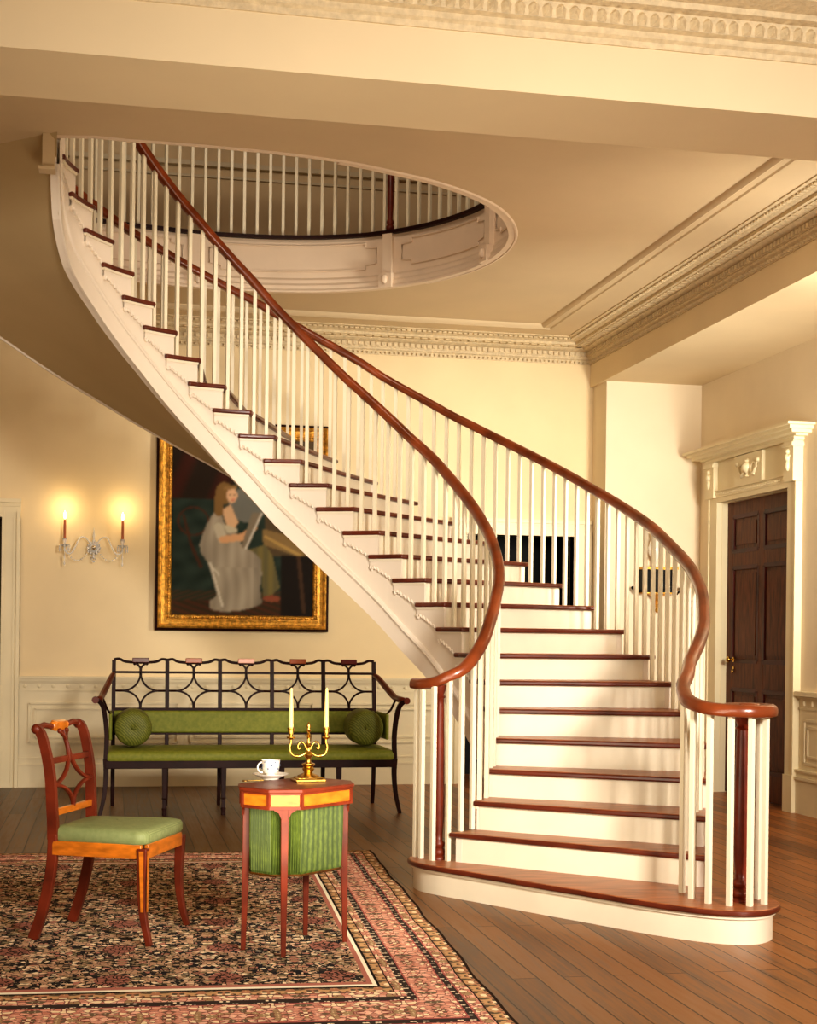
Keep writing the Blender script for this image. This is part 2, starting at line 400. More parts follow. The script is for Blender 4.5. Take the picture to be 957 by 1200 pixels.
    # little cove under the nosing
def stringer(path,sgn,name):
    mb=MB(); ins=sgn*.035
    for n in range(2,NST+1):
        e=n+1+RB if n<NST else n+.45
        sv=ss(n+RB,e,6)
        top=n*R-.027
        for i in range(5):
            s0,s1=sv[i],sv[i+1]
            p0,p1=path(s0,0),path(s1,0); q0,q1=path(s0,ins),path(s1,ins)
            z0=zlow(s0);z1=zlow(s1)
            if z0>=top: z0=z1=0
            if s1>28.0: top=min(top,3.925); z0=min(z0,3.92); z1=min(z1,3.92)
            mb.add([(p0[0],p0[1],z0),(p1[0],p1[1],z1),(p1[0],p1[1],top),(p0[0],p0[1],top),(q0[0],q0[1],z0),(q1[0],q1[1],z1),(q1[0],q1[1],top),(q0[0],q0[1],top)],
              [(0,1,2,3),(4,7,6,5),(0,4,5,1),(3,2,6,7)]+([(0,3,7,4)] if i==0 else [])+([(1,5,6,2)] if i==4 else []))
    return mb.build(name,M['string'],stair,world=True)
st_in=stringer(inner,1,'stringer'); st_out=stringer(outer,-1,'stringer')
# raised lower band with bead on each string
def band(path,sgn,par,w=.15):
    mb=MB(); S_=ss(4.2,28.35,150); rows=[]
    for s in S_:
        zl=interp(DL,s); zz=s*R-zl
        prof=[(0,-.004),(.014,-.004),(.014,w-.03),(.022,w-.025),(.026,w-.012),(.022,w),(.008,w+.004),(0,w+.012)]
        rows.append([(*path(s,-sgn*o),min(3.925,max(0.0,zz+h))) for o,h in prof])
    mb.grid(rows); return mb.build('band_moulding',M['string'],par,world=False if False else True)
for pth,sg,par in((inner,1,st_in),(outer,-1,st_out)):
    o=band(pth,sg,stair); o.parent=par
# soffit
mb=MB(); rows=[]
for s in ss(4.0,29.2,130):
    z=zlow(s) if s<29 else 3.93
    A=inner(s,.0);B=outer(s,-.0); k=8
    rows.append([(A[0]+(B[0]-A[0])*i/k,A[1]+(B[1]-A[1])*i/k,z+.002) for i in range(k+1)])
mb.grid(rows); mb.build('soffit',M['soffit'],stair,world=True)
MB().tube([(*outer(s,.004),zlow(s)+.004) for s in ss(4.5,29.3,110)],.012,6).build('soffit_bead',M['string'],stair,world=True)
# scroll brackets on the inner string, one under every tread end
for n in range(3,NST):
    z=n*R-.028; top=[];lo=[]
    ds={}
    pts=[]
    k=44
    for i in range(k+1):
        f=i/k
        s=n+1.42-f*.86
        if f<.16: h=-.050-.022*S(f/.16*PI)
        else:
            g=(f-.16)/.84
            h=-.043-g*.074-.017*abs(S(g*PI*4.5))
        pts.append((s,z+h))
    rows=[]
    for s,zz in pts: rows.append((s,zz))
    mb=MB(); o=-.013
    vs_t=[(*inner(s,o),z) for s,_ in rows]; vs_b=[(*inner(s,o),zz) for s,zz in rows]; vb_b=[(*inner(s,.001),zz) for s,zz in rows]
    mb.grid([vs_t,vs_b,vb_b])
    s0=rows[-1][0]; s1=n+RB-.02
    vs2t=[(*inner(s,o),z) for s in ss(s0,s1,4)]; vs2b=[(*inner(s,o),z-.122) for s in ss(s0,s1,4)]; vs2c=[(*inner(s,.001),z-.122) for s in ss(s0,s1,4)]
    mb.grid([vs2t,vs2b,vs2c])
    a=vs2t[-1];b2=vs2b[-1];c=vs2c[-1];d=(*inner(s1,.001),z)
    mb.add([a,b2,c,d],[(0,1,2,3)])
    # bead line that follows the scroll
    mb.tube([(*inner(s,o-.001),zz+.004) for s,zz in pts],.006,5)
    mb.build('bracket',M['string'],stair,world=True,smooth=40)
    MB().sweep([(*inner(s,-.012),z-.007) for s in ss(n+1.44,n+.08,8)],[(-.008,-.007),(.008,-.007),(.010,.007),(-.010,.007)]).build('cove_moulding',M['riser'],stair,world=True)

# ------------------------------------------------------------------ balustrades
HT={2.5:.755,3:.75,3.4:.765,3.9:.785,4.6:.775,6:.75,8:.735,13:.73,14.6:.745,16:.78,18:.83,20:.86,30:.87}
def lerp_path(P,k=6):
    out=[];n=len(P)
    for i in range(n-1):
        Q=[Vector(P[max(0,min(n-1,i+j))]) for j in(-1,0,1,2)]
        for q in range(k):
            t=q/k; out.append(.5*(2*Q[1]+(Q[2]-Q[0])*t+(2*Q[0]-5*Q[1]+4*Q[2]-Q[3])*t*t+(3*Q[1]-Q[0]-3*Q[2]+Q[3])*t**3))
    out.append(Vector(P[-1])); return out
RAILP=[(-.034,-.012),(-.030,-.026),(-.015,-.030),(.015,-.030),(.030,-.026),(.034,-.012),(.033,.006),(.026,.020),(.012,.028),(-.012,.028),(-.026,.020),(-.033,.006)]
RIO={2.5:-.027,3.1:-.03,3.5:-.012,5:-.008,6:.008,8:.028,30:.028}
rin=lambda s:(*inner(s,interp(RIO,s)),s*R+interp(HT,s))
HO={2.5:.76,3:.74,4:.755,5:.775,6:.775,7:.77,8:.765,9:.75,10:.74,14:.73,17:.77,19:.80,22:.76,30:.76}
ROO={2.5:-.10,3:-.075,3.5:-.045,4:-.025,6:-.025,7:-.015,9:-.018,12:-.03,14:-.045,30:-.045}
rout=lambda s:(*outer(s,interp(ROO,s)),s*R+interp(HO,s))
ubal=MB().box((-.0108,-.0108,0),(.0108,.0108,1)).build('baluster',M['balu']); ubal_me=ubal.data; bpy.data.objects.remove(ubal)
def wloc(par):
    v=Vector((0,0,0))
    while par is not None: v+=par.location; par=par.parent
    return v
def baluster(par,x,y,z0,z1,rz=0):
    o=bpy.data.objects.new('baluster',ubal_me); COL.objects.link(o); o.parent=par; q=wloc(par)
    o.location=(x-q.x,y-q.y,z0-q.z); o.scale=(1,1,z1-z0); o.rotation_euler=(0,0,rz)
def newel(par,x,y,z0,z1,r=.03,mat='mahogd'):
    H=z1-z0
    pr=[(r*1.5,0),(r*1.5,.012),(r*1.2,.02),(r*1.45,.03),(r*1.45,.045),(r*.95,.06),(r*1.3,.075),(r*1.3,.085),(r*.85,.10),(r*.85,.13),(r*1.1,H*.25),(r*1.05,H*.5),(r*.85,H-.1),(r*.78,H-.07),(r*1.1,H-.062),(r*.75,H-.05),(r*1.15,H-.02),(r*1.3,H)]
    MB().lathe(pr,(x,y,z0),14).build('newel_post',M[mat],par,world=True,smooth=50)
RAILP=[(a*.92,b*.95) for a,b in RAILP]
lowi=[(1.548,7.53,1.05),(1.57,7.445,1.05),(1.625,7.375,1.063),(1.69,7.345,1.095)]
pi=lerp_path(lowi+[rin(k*.5) for k in range(5,57)],5)
bi=MB().sweep(pi,RAILP).build('handrail',M['rail'],stair,world=True,smooth=60,label='inner handrail along the left edge'); bi_loc=stair.location
for s in range(3,28):
    for f in(.36,.86):
        x,y,z=rin(s+f); baluster(bi,x,y,s*R,z-.025,rad(interp(ANG,s+f)))
for x,y,z0,zt in((1.757,7.344,.3,1.11),(1.833,7.409,.3,1.19),(1.555,7.50,.15,1.03),(1.572,7.44,.15,1.03),(1.615,7.36,.15,1.04),(1.69,7.335,.15,1.07)): baluster(bi,x,y,z0,zt,.4)
newel(bi,1.655,7.40,.15,1.045,.026,'mahog')
sp=[(2.635,6.50,1.135),(2.575,6.40,1.095),(2.535,6.29,1.055),(2.515,6.17,1.02),(2.54,6.035,.998),(2.61,5.945,.992),(2.70,5.915,.990),(2.785,5.95,.99),(2.83,6.03,.99),(2.81,6.11,.99),(2.735,6.145,.99),(2.67,6.11,.99),(2.65,6.05,.99),(2.68,6.005,.99)]
po=lerp_path(sp[::-1]+[rout(k*.5) for k in range(6,56)],5)
hr=MB().sweep(po,RAILP); hr.lathe([(0,.965),(.07,.965),(.078,.972),(.078,1.003),(.068,1.015),(.05,1.012),(.045,1.018),(0,1.02)],(2.735,6.04,0),20)
bo=hr.build('handrail',M['rail'],stair,world=True,smooth=60,label='outer handrail ending in a round scroll')
for s in range(3,23):
    for f in(.2,.53,.87):
        x,y,z=rout(s+f); baluster(bo,x,y,s*R,z-.025,math.atan2(y-CY,x-CX))
for x,y,z0,zt in((2.60,6.45,.3,1.09),(2.655,6.55,.3,1.12),(2.70,6.64,.3,1.16),(2.535,6.29,.15,1.04),(2.52,6.14,.15,1.0),(2.548,6.02,.15,.98),(2.615,5.95,.15,.975),(2.70,5.93,.15,.97),(2.785,5.97,.15,.97),(2.81,6.09,.15,.97)):
    baluster(bo,x,y,z0,zt,.5)
newel(bo,2.715,6.05,.15,.97,.034,'mahog')

# ------------------------------------------------------------------ ceiling with stair opening
OC=(.9,9.7)
HR=[(-80,1.62),(-66,1.60),(-48,1.64),(-37,1.67),(-12,1.70),(14,1.72),(38,1.73),(56,1.73),(76,1.69),(90,1.68),(110,1.72),(130,1.88),(150,2.2),(170,2.55),(185,2.5)]
hole=[]
htab={a:r for a,r in HR}
for a in range(-80,186,4): r=interp(htab,a); hole.append((OC[0]+r*K(rad(a)),OC[1]+r*S(rad(a))))
hole+=[(-1.37,8.93),(-.85,8.50),(-.32,8.06),(.05,8.035),(.35,8.03),(.62,8.04),(.90,8.06)]
CZ=3.93; FZ=4.35
X0,X1,Y0,Y1=-4.0,5.08,6.4,12.65
def rimrect(p,x0,x1,y0,y1):
    d=(p[0]-OC[0],p[1]-OC[1]); t=min(((x1 if d[0]>0 else x0)-OC[0])/d[0] if abs(d[0])>1e-6 else 1e9,((y1 if d[1]>0 else y0)-OC[1])/d[1] if abs(d[1])>1e-6 else 1e9)
    return (OC[0]+d[0]*t,OC[1]+d[1]*t)
def holed(name,z,x0,x1,y0,y1,mat):
    # add corner directions
    pts=list(hole); 
    def an(p): return math.atan2(p[1]-OC[1],p[0]-OC[0])
    for c in((x0,y0),(x1,y0),(x1,y1),(x0,y1)):
        a=an(c); best=None
        n=len(pts)
        for i in range(n):
            p,q=pts[i],pts[(i+1)%n]; A,B=an(p),an(q)
            if B<A-PI: B+=2*PI
            aa=a if a>=A-1e-9 else a+2*PI
            if A<aa<B and B-A<PI:
                t=(aa-A)/(B-A); d=(K(a),S(a))
                # line intersection
                ex,ey=q[0]-p[0],q[1]-p[1]; den=d[0]*ey-d[1]*ex
                k=((p[0]-OC[0])*ey-(p[1]-OC[1])*ex)/den
                best=(i,(OC[0]+d[0]*k,OC[1]+d[1]*k)); break
        if best: pts.insert(best[0]+1,best[1])
    rim=[rimrect(p,x0,x1,y0,y1) for p in pts]
    mb=MB(); mb.grid([[(*p,z) for p in pts],[(*p,z) for p in rim]],close=True)
    return mb
struct(holed('ceiling',CZ,X0,X1,Y0,Y1,None),'ceiling',M['ceil'],smooth=0)
struct(holed('floor_upper',FZ,X0,X1,Y0,Y1,None),'floor_upper',M['floor'],smooth=0)
# fascia of the opening
H2=sm(hole,2)
mb=MB(); mb.grid([[(*p,CZ) for p in H2],[(*p,FZ) for p in H2]],close=True)
fas=struct(mb,'trim_1',M['fascia'])
def ring(a0,a1,off,k=60):
    out=[]
    for a in ss(a0,a1,k):
        r=interp(htab,a)+off; out.append((OC[0]+r*K(rad(a)),OC[1]+r*S(rad(a))))
    return out
mb=MB()
for prof in([(0,0),(-.05,0),(-.05,.012),(-.035,.03),(-.035,.055),(-.018,.075),(-.018,.10),(-.006,.115),(0,.12)],):
    rr=[ring(-79,150,o,70) for o,_ in prof]
    mb.grid([[(*p,CZ-.006+h) for p in r] for r,(_,h) in zip(rr,prof)])
# panel frames with notched corners
def rail3(pts,w=.010):
    mb.tube(pts,w,5)
def fr(a0,a1,z0,z1):
    nt=3.0; zt=.04
    path=[]
    r=lambda a:interp(htab,a)-.006
    P=lambda a,z:(OC[0]+r(a)*K(rad(a)),OC[1]+r(a)*S(rad(a)),z)
    for a in ss(a0+nt,a1-nt,14): path.append(P(a,z0))
    path+=[P(a1-nt,z0+.03),P(a1,z0+zt)]
    path+=[P(a1,z1-zt),P(a1-nt,z1-.03)]
    for a in ss(a1-nt,a0+nt,14): path.append(P(a,z1))
    path+=[P(a0+nt,z1-.03),P(a0,z1-zt),P(a0,z0+zt),P(a0+nt,z0+.03),P(a0+nt,z0)]
    mb.tube(path,.007,5)
for a0,a1 in((-50,-8),(-3,9),(15.5,45.5),(53,97),(104,140)): fr(a0,a1,4.095,4.29)
# little pilasters
for a in(12,49.3,100.5):
    r=interp(htab,a)-.02; c=Vector((OC[0]+r*K(rad(a)),OC[1]+r*S(rad(a)),0)); t=Vector((-S(rad(a)),K(rad(a)),0)); q=Vector((K(rad(a)),S(rad(a)),0))
    mb.obox(c+Vector((0,0,4.19)),t*.04,q*.02,Vector((0,0,.15)))
    mb.obox(c-q*.02+Vector((0,0,3.98)),t*.055,q*.03,Vector((0,0,.055)))
    mb.ball(c-q*.055+Vector((0,0,3.985)),.025,8,sz=1.4)
mb.build('panel_moulding',M['fascia'],fas)
# dark nosing round the upper floor
MB().sweep([(*p,FZ+.002) for p in ring(-70,150,-.012,80)],[(-.03,-.014),(.03,-.014),(.034,0),(.03,.012),(-.03,.012)]).build('floor_nosing',M['mahogd'],fas)
MB().tube([(*p,CZ) for p in H2[-14:]+H2[:60]],.012,6).build('rim_bead',M['fascia'],fas)
MB().box((-.392,8.03,3.75),(-.33,8.09,3.93)).box((-.41,8.01,3.735),(-.325,8.10,3.752)).build('header_block',M['ceil'],fas,smooth=0)
# upper balustrade
bu=thing('landing_balustrade','row of thin balusters with one dark newel round the opening on the upper landing','balustrade',(OC[0],OC[1]+1.68,FZ))
for i,a in enumerate(ss(-22,128,46)):
    r=interp(htab,a)+.03; baluster(bu,OC[0]+r*K(rad(a)),OC[1]+r*S(rad(a)),FZ+.01,FZ+.86,rad(a))
a=49.8; r=interp(htab,a)+.03; newel(bu,OC[0]+r*K(rad(a)),OC[1]+r*S(rad(a)),FZ+.012,FZ+.86,.022,'mahog')
MB().sweep([(*p,FZ+.88) for p in ring(-22,128,.03,70)],RAILP).build('handrail',M['mahog'],bu,world=True,smooth=60)

# ------------------------------------------------------------------ room shell
MB().box((-4,-2,-.05),(6.6,14.5,0)).build('floor',M['floor'],kind='structure')
YB=12.65; XR=5.08; YA=12.28; XB=4.17
w=MB()
w.box((-4,YB,0),(-1.75,YB+.15,6.8)); w.box((-1.75,YB,2.25),(-.905,YB+.15,6.8)); w.box((-.905,YB,0),(3.05,YB+.15,6.8)); w.box((3.05,YB,2.2),(4.05,YB+.15,6.8)); w.box((4.05,YB,0),(4.2,YB+.15,6.8)); w.box((4.2,YB,CZ),(5.08,YB+.15,6.8))
struct(w,'wall_back',M['wall'],smooth=0)
struct(MB().box((4.2,YA,0),(XR,YB+.15,3.60)),'wall_aisle',M['aisle'],smooth=0)
w=MB(); D0,D1,DZ=10.46,11.80,2.46
w.box((XR,-2,0),(XR+.15,D0,6.8)); w.box((XR,D0,DZ),(XR+.15,D1,6.8)); w.box((XR,D1,0),(XR+.15,YB+.15,6.8))
struct(w,'wall_right',M['aisle'],smooth=0)
struct(MB().box((-4.15,-2,0),(-4,YB+.15,6.8)),'wall_left',M['wall'],smooth=0)
struct(MB().box((-4,-2.1,0),(XR,-2,6.8)),'wall_front',M['wall'],smooth=0)
struct(MB().box((-4,-2,6.8),(XR,YB,6.9)),'ceiling_upper',M['ceil'],smooth=0)
struct(MB().box((-4,-2,3.97),(XR,5.87,4.02)),'ceiling_front',M['ceil'],smooth=0)
struct(MB().box((-4,5.87,3.54),(XR,6.4,4.35)),'trim_2',M['beam'],smooth=0)             # beam across the room
struct(MB().box((XB,6.4,3.54),(XR,YB,3.96)),'trim_3',M['beam'],smooth=0)      # dropped ceiling of the side aisle
# side rooms seen through the openings
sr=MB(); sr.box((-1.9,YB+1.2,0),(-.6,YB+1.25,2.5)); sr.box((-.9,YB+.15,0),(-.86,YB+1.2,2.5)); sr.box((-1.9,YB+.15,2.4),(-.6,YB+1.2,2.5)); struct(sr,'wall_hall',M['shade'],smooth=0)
sr=MB(); sr.box((2.9,YB+.9,0),(4.2,YB+.95,2.5)); sr.box((2.9,YB+.15,0),(2.95,YB+.9,2.5)); sr.box((4.12,YB+.15,0),(4.2,YB+.9,2.5)); sr.box((2.9,YB+.15,2.4),(4.2,YB+.9,2.5)); struct(sr,'wall_unlit_room',M['dark'],smooth=0)  # closed box behind the doorway, its gloom painted as near-black walls

# cornices -------------------------------------------------
def cornice(name,a,b,nrm,prof,mat='plaster',beads=None,miter=(0,0)):
    a=Vector(a);b=Vector(b);n=Vector(nrm);t=(b-a).normalized(); mb=MB()
    rows=[]
    for o,z in prof: rows.append([a+n*o+Vector((0,0,z))+t*miter[0]*o, b+n*o+Vector((0,0,z))+t*miter[1]*o])
    mb.grid(rows)
    L=(b-a).length
    for (o,z,step,size,kind) in (beads or []):
        k=int(L/step)
        for i in range(k):
            c=a+t*(step*(i+.5))+n*o+Vector((0,0,z))
            if kind=='d': mb.obox(c,t*size[0]/2,n*size[1]/2,Vector((0,0,size[2]/2)))
            else:
                # leaf : pointed lobe
                u=t*size[0]/2; q=n*size[1]; h=Vector((0,0,size[2]/2))
                mb.add([c-u*.7-h,c+u*.7-h,c+u+h*.2,c+u*.5+h*.9,c+h*1.1,c-u*.5+h*.9,c-u+h*.2,c+q-h*.5,c+q*1.1+h*.4],
                   [(0,1,7),(1,2,8,7),(2,3,8),(3,4,8),(4,5,8),(5,6,8),(6,0,7,8)])
    return struct(mb,name,M[mat],smooth=30)
PC=[(0,3.74),(.012,3.74),(.012,3.775),(.03,3.785),(.035,3.80),(.045,3.80),(.045,3.845),(.075,3.85),(.10,3.865),(.10,3.872),(.20,3.874),(.20,3.895),(.225,3.90),(.25,3.918),(.30,3.922),(.30,3.93)]
bd=[(.052,3.823,.05,(.026,.02,.03),'d'),(.015,3.757,.04,(.02,.02,.02),'l'),(.15,3.872,.07,(.05,.05,.012),'d'),(.255,3.912,.045,(.03,.03,.012),'d')]
cornice('trim_4',(-4,YB,0),(XB,YB,0),(0,-1,0),PC,beads=bd,miter=(0,-1))
cornice('trim_5',(XB,6.4,0),(XB,YB,0),(-1,0,0),PC,beads=bd,miter=(0,-1))
# flat band moulding on the ceiling
mb=MB(); P5=[(0,0),(.01,-.018),(.03,-.03),(.05,-.018),(.055,-.012),(.10,-.012),(.11,-.022),(.13,-.022),(.14,0)]
yA=11.93; xA=3.50
rows=[[(-4,yA+o,CZ+z),(xA+o,yA+o,CZ+z)] for o,z in P5]; mb.grid(rows)
rows=[[(xA+o,6.4,CZ+z),(xA+o,yA+o,CZ+z)] for o,z in P5]; mb.grid(rows)
struct(mb,'trim_6',M['ceil'])
# front crown on the beam with a leaf row
PF=[(0,3.765),(.01,3.765),(.012,3.79),(.03,3.80),(.03,3.825),(.06,3.832),(.07,3.895),(.11,3.902),(.115,3.925),(.15,3.93),(.20,3.945),(.22,3.97)]
cornice('trim_7',(-4,5.87,0),(XR,5.87,0),(0,-1,0),PF,beads=[(.062,3.862,.058,(.052,.028,.056),'l'),(.062,3.850,.058,(.0,.0,.0),'d')])
MB().box((-4,5.30,3.955),(XR,5.65,3.972)).build('trim_8',M['leaf'],kind='structure')

# wainscot back wall ---------------------------------------
def dado(name,x0,x1,y,panels,frieze=True):
    mb=MB()
    mb.box((x0,y-.018,0),(x1,y,.18)); mb.box((x0,y-.026,.18),(x1,y,.195)); mb.box((x0,y-.012,.195),(x1,y,.90)); mb.box((x0,y-.020,.238),(x1,y,.25))
    mb.box((x0,y-.02,.80),(x1,y,.812)); mb.box((x0,y-.045,.885),(x1,y,.905)); mb.box((x0,y-.06,.905),(x1,y,.925)); mb.box((x0,y-.03,.872),(x1,y,.885))
    for a,b in panels:
        for d,hh in((0,.018),(.045,.016)):
            za,zb=.37+d,.70-d; xa,xb=a+d,b-d
            for p,q in(((xa,za),(xb,za)),((xb,za),(xb,zb)),((xb,zb),(xa,zb)),((xa,zb),(xa,za))):
                mb.bar((p[0],y-.014,p[1]),(q[0],y-.014,q[1]),.016,.036,up=(0,1,0))
    if frieze:
        x=x0+.05
        while x<x1-.03:
            mb.lathe([(.017,0),(.017,-.006),(.008,-.010),(0,-.010)],(x,y-.012,.842),8,ax='y'); x+=.115
    return struct(mb,name,M['dado'],smooth=40)
dado('baseboard_back',-.755,2.90,YB,[(-.67,.55),(.66,1.70),(1.80,2.82)])
# left door casing
def casing_back(name,x0,x1,z,w=.15,mat='casing',left=True,right=True):
    mb=MB(); y=YB
    def leg(xa,xb,z0,z1):
        z1-=.003
        sg=1 if xb>xa else -1
        mb.box((min(xa,xb),y-.02,z0),(max(xa,xb),y,z1))
        mb.box((min(xb-sg*.03,xb),y-.045,z0),(max(xb-sg*.03,xb),y,z1)); mb.box((min(xb-sg*.06,xb-sg*.045),y-.03,z0),(max(xb-sg*.06,xb-sg*.045),y,z1)); mb.box((min(xa,xa+sg*.02),y-.03,z0),(max(xa,xa+sg*.02),y,z1))
    if right: leg(x1,x1+w,0,z+.05)
    if left: leg(x0,x0-w,0,z+.05)
    a=x0-(w if left else 0); b=x1+(w if right else 0)
    mb.box((a-.002,y-.022,z),(b+.002,y,z+w)); mb.box((a-.004,y-.048,z+w-.03),(b+.004,y-.001,z+w+.002)); mb.box((a,y-.033,z+.09),(b,y-.001,z+.105)); mb.box((x0,y-.033,z+.001),(x1,y-.001,z+.02))
    # jambs
    mb.box((x1,y,0),(x1+.02,y+.16,z)); mb.box((x0-.02,y,0),(x0,y+.16,z)); mb.box((x0,y,z),(x1,y+.16,z+.02))
    return struct(mb,name,M[mat],smooth=0)
casing_back('door_1',-1.75,-.905,2.24)
casing_back('door_2',3.05,4.05,2.20,w=.14)
# wainscot right wall --------------------------------------
mb=MB(); x=XR; y0,y1=-2,10.29
mb.box((x-.035,y0,0),(x,y1+.06,.255)); mb.box((x-.05,y0,.255),(x,y1+.07,.275)); mb.box((x-.03,y0,.275),(x,y1+.04,.315)); mb.box((x-.045,y0,.315),(x,y1+.05,.33))
mb.box((x-.012,y0,.33),(x,y1,.86)); mb.box((x-.03,y0,.86),(x,y1,.875)); mb.box((x-.06,y0,.88),(x,y1,.915)); mb.box((x-.02,y0,.78),(x,y1,.795))
for ya,yb in((8.6,10.2),(6.6,8.4),(4.6,6.4)):
    for d in(0,.05):
        for p,q in(((ya+d,.38+d),(yb-d,.38+d)),((yb-d,.38+d),(yb-d,.70-d)),((yb-d,.70-d),(ya+d,.70-d)),((ya+d,.70-d),(ya+d,.38+d))):
            mb.bar((x-.014,p[0],p[1]),(x-.014,q[0],q[1]),.02,.014,up=(1,0,0))
for i in range(12): mb.box((x-.026,10.2-i*.13,.81),(x-.012,10.225-i*.13,.845))
struct(mb,'baseboard_right',M['dado'],smooth=0)

# right hand door with entablature -------------------------
mb=MB(); x=XR
for a,b,sg in((D0-.15,D0,1),(D1,D1+.17,-1)):
    mb.box((x-.05,a,0),(x,b,DZ+.04)); 
    mb.box((x-.065,a-.006,0),(x-.001,b-.002,.28)); mb.box((x-.06,(a-.005 if sg>0 else b-.02),.281),(x-.001,(a+.02 if sg>0 else b+.005),DZ+.038))
mb.box((x-.049,D0,DZ+.001),(x-.003,D1,DZ+.05)); mb.box((x-.06,D0-.148,DZ+.042),(x-.004,D1+.168,DZ+.09))
for i in range(46): mb.box((x-.068,D0-.13+i*.035,DZ+.06),(x-.05,D0-.115+i*.035,DZ+.075))
mb.box((x-.075,D0-.16,DZ+.09),(x,D1+.18,DZ+.10))
mb.box((x-.045,D0-.149,DZ+.10),(x-.005,D1+.169,DZ+.372))
for a,b in((D0-.16,D0-.0),(D1+.0,D1+.18)): 
    mb.box((x-.085,a-.002,DZ+.039),(x-.002,b+.002,DZ+.344)); mb.box((x-.10,a-.01,DZ+.30),(x,b+.01,DZ+.33))
mb.box((x-.075,(D0+D1)/2-.26,DZ+.10),(x,(D0+D1)/2+.26,DZ+.34))
mb.box((x-.085,D0-.17,DZ+.345),(x,D1+.19,DZ+.37))
for o,z0,z1 in((.10,.37,.385),(.16,.385,.41),(.19,.41,.435),(.22,.435,.455)):
    mb.box((x-o,D0-.15-o+.02,DZ+z0),(x,D1+.17+o-.02,DZ+z1))
mb.box((x,D1-.005,0),(x+.09,D1+.03,DZ)); mb.box((x,D0-.03,0),(x+.09,D0+.005,DZ)); mb.box((x,D0,DZ-.005),(x+.09,D1,DZ+.03))
ent=struct(mb,'door_3',M['casing'],smooth=0)
# relief ornament : urn with swags and corner figures
mb=MB(); yc=(D0+D1)/2; zc=DZ+.22; xx=x-.078
mb.lathe([(.0,-.07),(.028,-.068),(.010,-.05),(.012,-.04),(.045,-.01),(.05,.02),(.03,.045),(.02,.05),(.028,.065),(0,.085)],(xx,yc,zc),10)
for sg in(-1,1):
    mb.tube([(xx,yc+sg*(.03+.15*t),zc+.04-.09*S(PI*t)) for t in ss(0,1,12)],[.006+.010*S(PI*t) for t in ss(0,1,12)],6,up=(1,0,0))
    mb.tube([(xx,yc+sg*(.12+.05*K(a)),zc-.01+.05*S(a)) for a in ss(0,5,14)],.009,6,up=(1,0,0))
    mb.ball((xx,yc+sg*.2,zc+.05),.02,8)
for c in(D0-.08,D1+.09):
    mb.ball((x-.09,c,zc+.045),.02,8); mb.ball((x-.09,c,zc),.025,8,sz=1.5); mb.ball((x-.09,c,zc-.06),.02,8,sz=2.2); mb.tube([(x-.09,c-.03,zc+.01),(x-.095,c,zc+.03),(x-.09,c+.03,zc-.01)],.008,6)
mb.build('relief_ornament',M['casing'],ent,smooth=60)
# door leaf (two-leaf width, six raised panels)
dl=MB(); xd=XR+.05
dl.box((xd+.012,D0,0.01),(xd+.05,D1,DZ))
w_=D1-D0; st=.12; cst=.11
rails=[(0.01,.24),(.88,1.12),(1.90,2.04),(DZ-.13,DZ)]
for a,b in((D0,D0+st),(yc-cst/2,yc+cst/2),(D1-st,D1)): dl.box((xd,a,.01),(xd+.012,b,DZ))
for a,b in rails:
    dl.box((xd+.001,D0+st,a),(xd+.012,yc-cst/2,b)); dl.box((xd+.001,yc+cst/2,a),(xd+.012,D1-st,b))
dl=dl.build('door_leaf',M['doorw'],ent,smooth=0)
mb=MB(); fields=MB()
for ya,yb in((D0+st,yc-cst/2),(yc+cst/2,D1-st)):
    for za,zb in((.24,.88),(1.12,1.90),(2.04,DZ-.13)):
        for p,q in(((ya,za),(yb,za)),((yb,za),(yb,zb)),((yb,zb),(ya,zb)),((ya,zb),(ya,za))):
            mb.bar((xd+.006,p[0],p[1]),(xd+.006,q[0],q[1]),.035,.016,up=(1,0,0))
        fields.box((xd+.004,ya+.05,za+.05),(xd+.014,yb-.05,zb-.05))
mb.build('panel_moulding',M['doorr'],dl,smooth=0); fields.build('raised_panel',M['doorw'],dl,smooth=0)
mb=MB(); mb.lathe([(.022,0),(.022,-.006),(.010,-.012),(.010,-.03),(.024,-.04),(.026,-.055),(.015,-.066),(0,-.068)],(xd,D1-.16,1.13),14,ax='x')
mb.lathe([(.014,0),(.014,-.005),(0,-.006)],(xd,D1-.16,1.06),10,ax='x'); mb.lathe([(0,-.035),(.010,-.03),(.011,-.015),(.004,0),(0,0)],(xd-.012,D1-.16,1.05),8)
mb.build('door_knob',M['brass'],dl,smooth=60,label='polished brass knob and drop escutcheon')

# upper hall mouldings
struct(MB().box((-4,YB-.05,FZ+.91),(4.2,YB,FZ+.95)).box((-4,YB-.02,FZ+.82),(4.2,YB,FZ+.84)).box((-4,YB-.03,FZ),(4.2,YB,FZ+.18)),'baseboard_upper',M['dado'],smooth=0)

# ------------------------------------------------------------------ rug
RW,RH=4.6,4.18
def rugbuild():
    mb=MB(); nx,ny=46,44; a=rad(-2.8); rows=[]; uv=[]
    for j in range(ny+1):
        row=[]
        for i in range(nx+1):
            u=RW*i/nx; v=RH*j/ny
            wv=.005*S(v*5.2)+.004*S(v*11)
            x=-u+wv*math.exp(-u*5); y=-v
            row.append((x,y,.006)); uv.append((u,v))
        rows.append(row)
    mb.grid(rows)
    o=mb.build('persian_rug',rug_mat(RW,RH),smooth=60)
    me=o.data; ul=me.uv_layers.new(name='UVMap')
    for l in me.loops:
        co=me.vertices[l.vertex_index].co; ul.data[l.index].uv=uv[l.vertex_index]
    o.location=(1.535,8.74,0); o.rotation_euler=(0,0,a)
    return tag(o,'large red and navy patterned carpet with striped border under the side chair and work table','rug')
rugbuild()

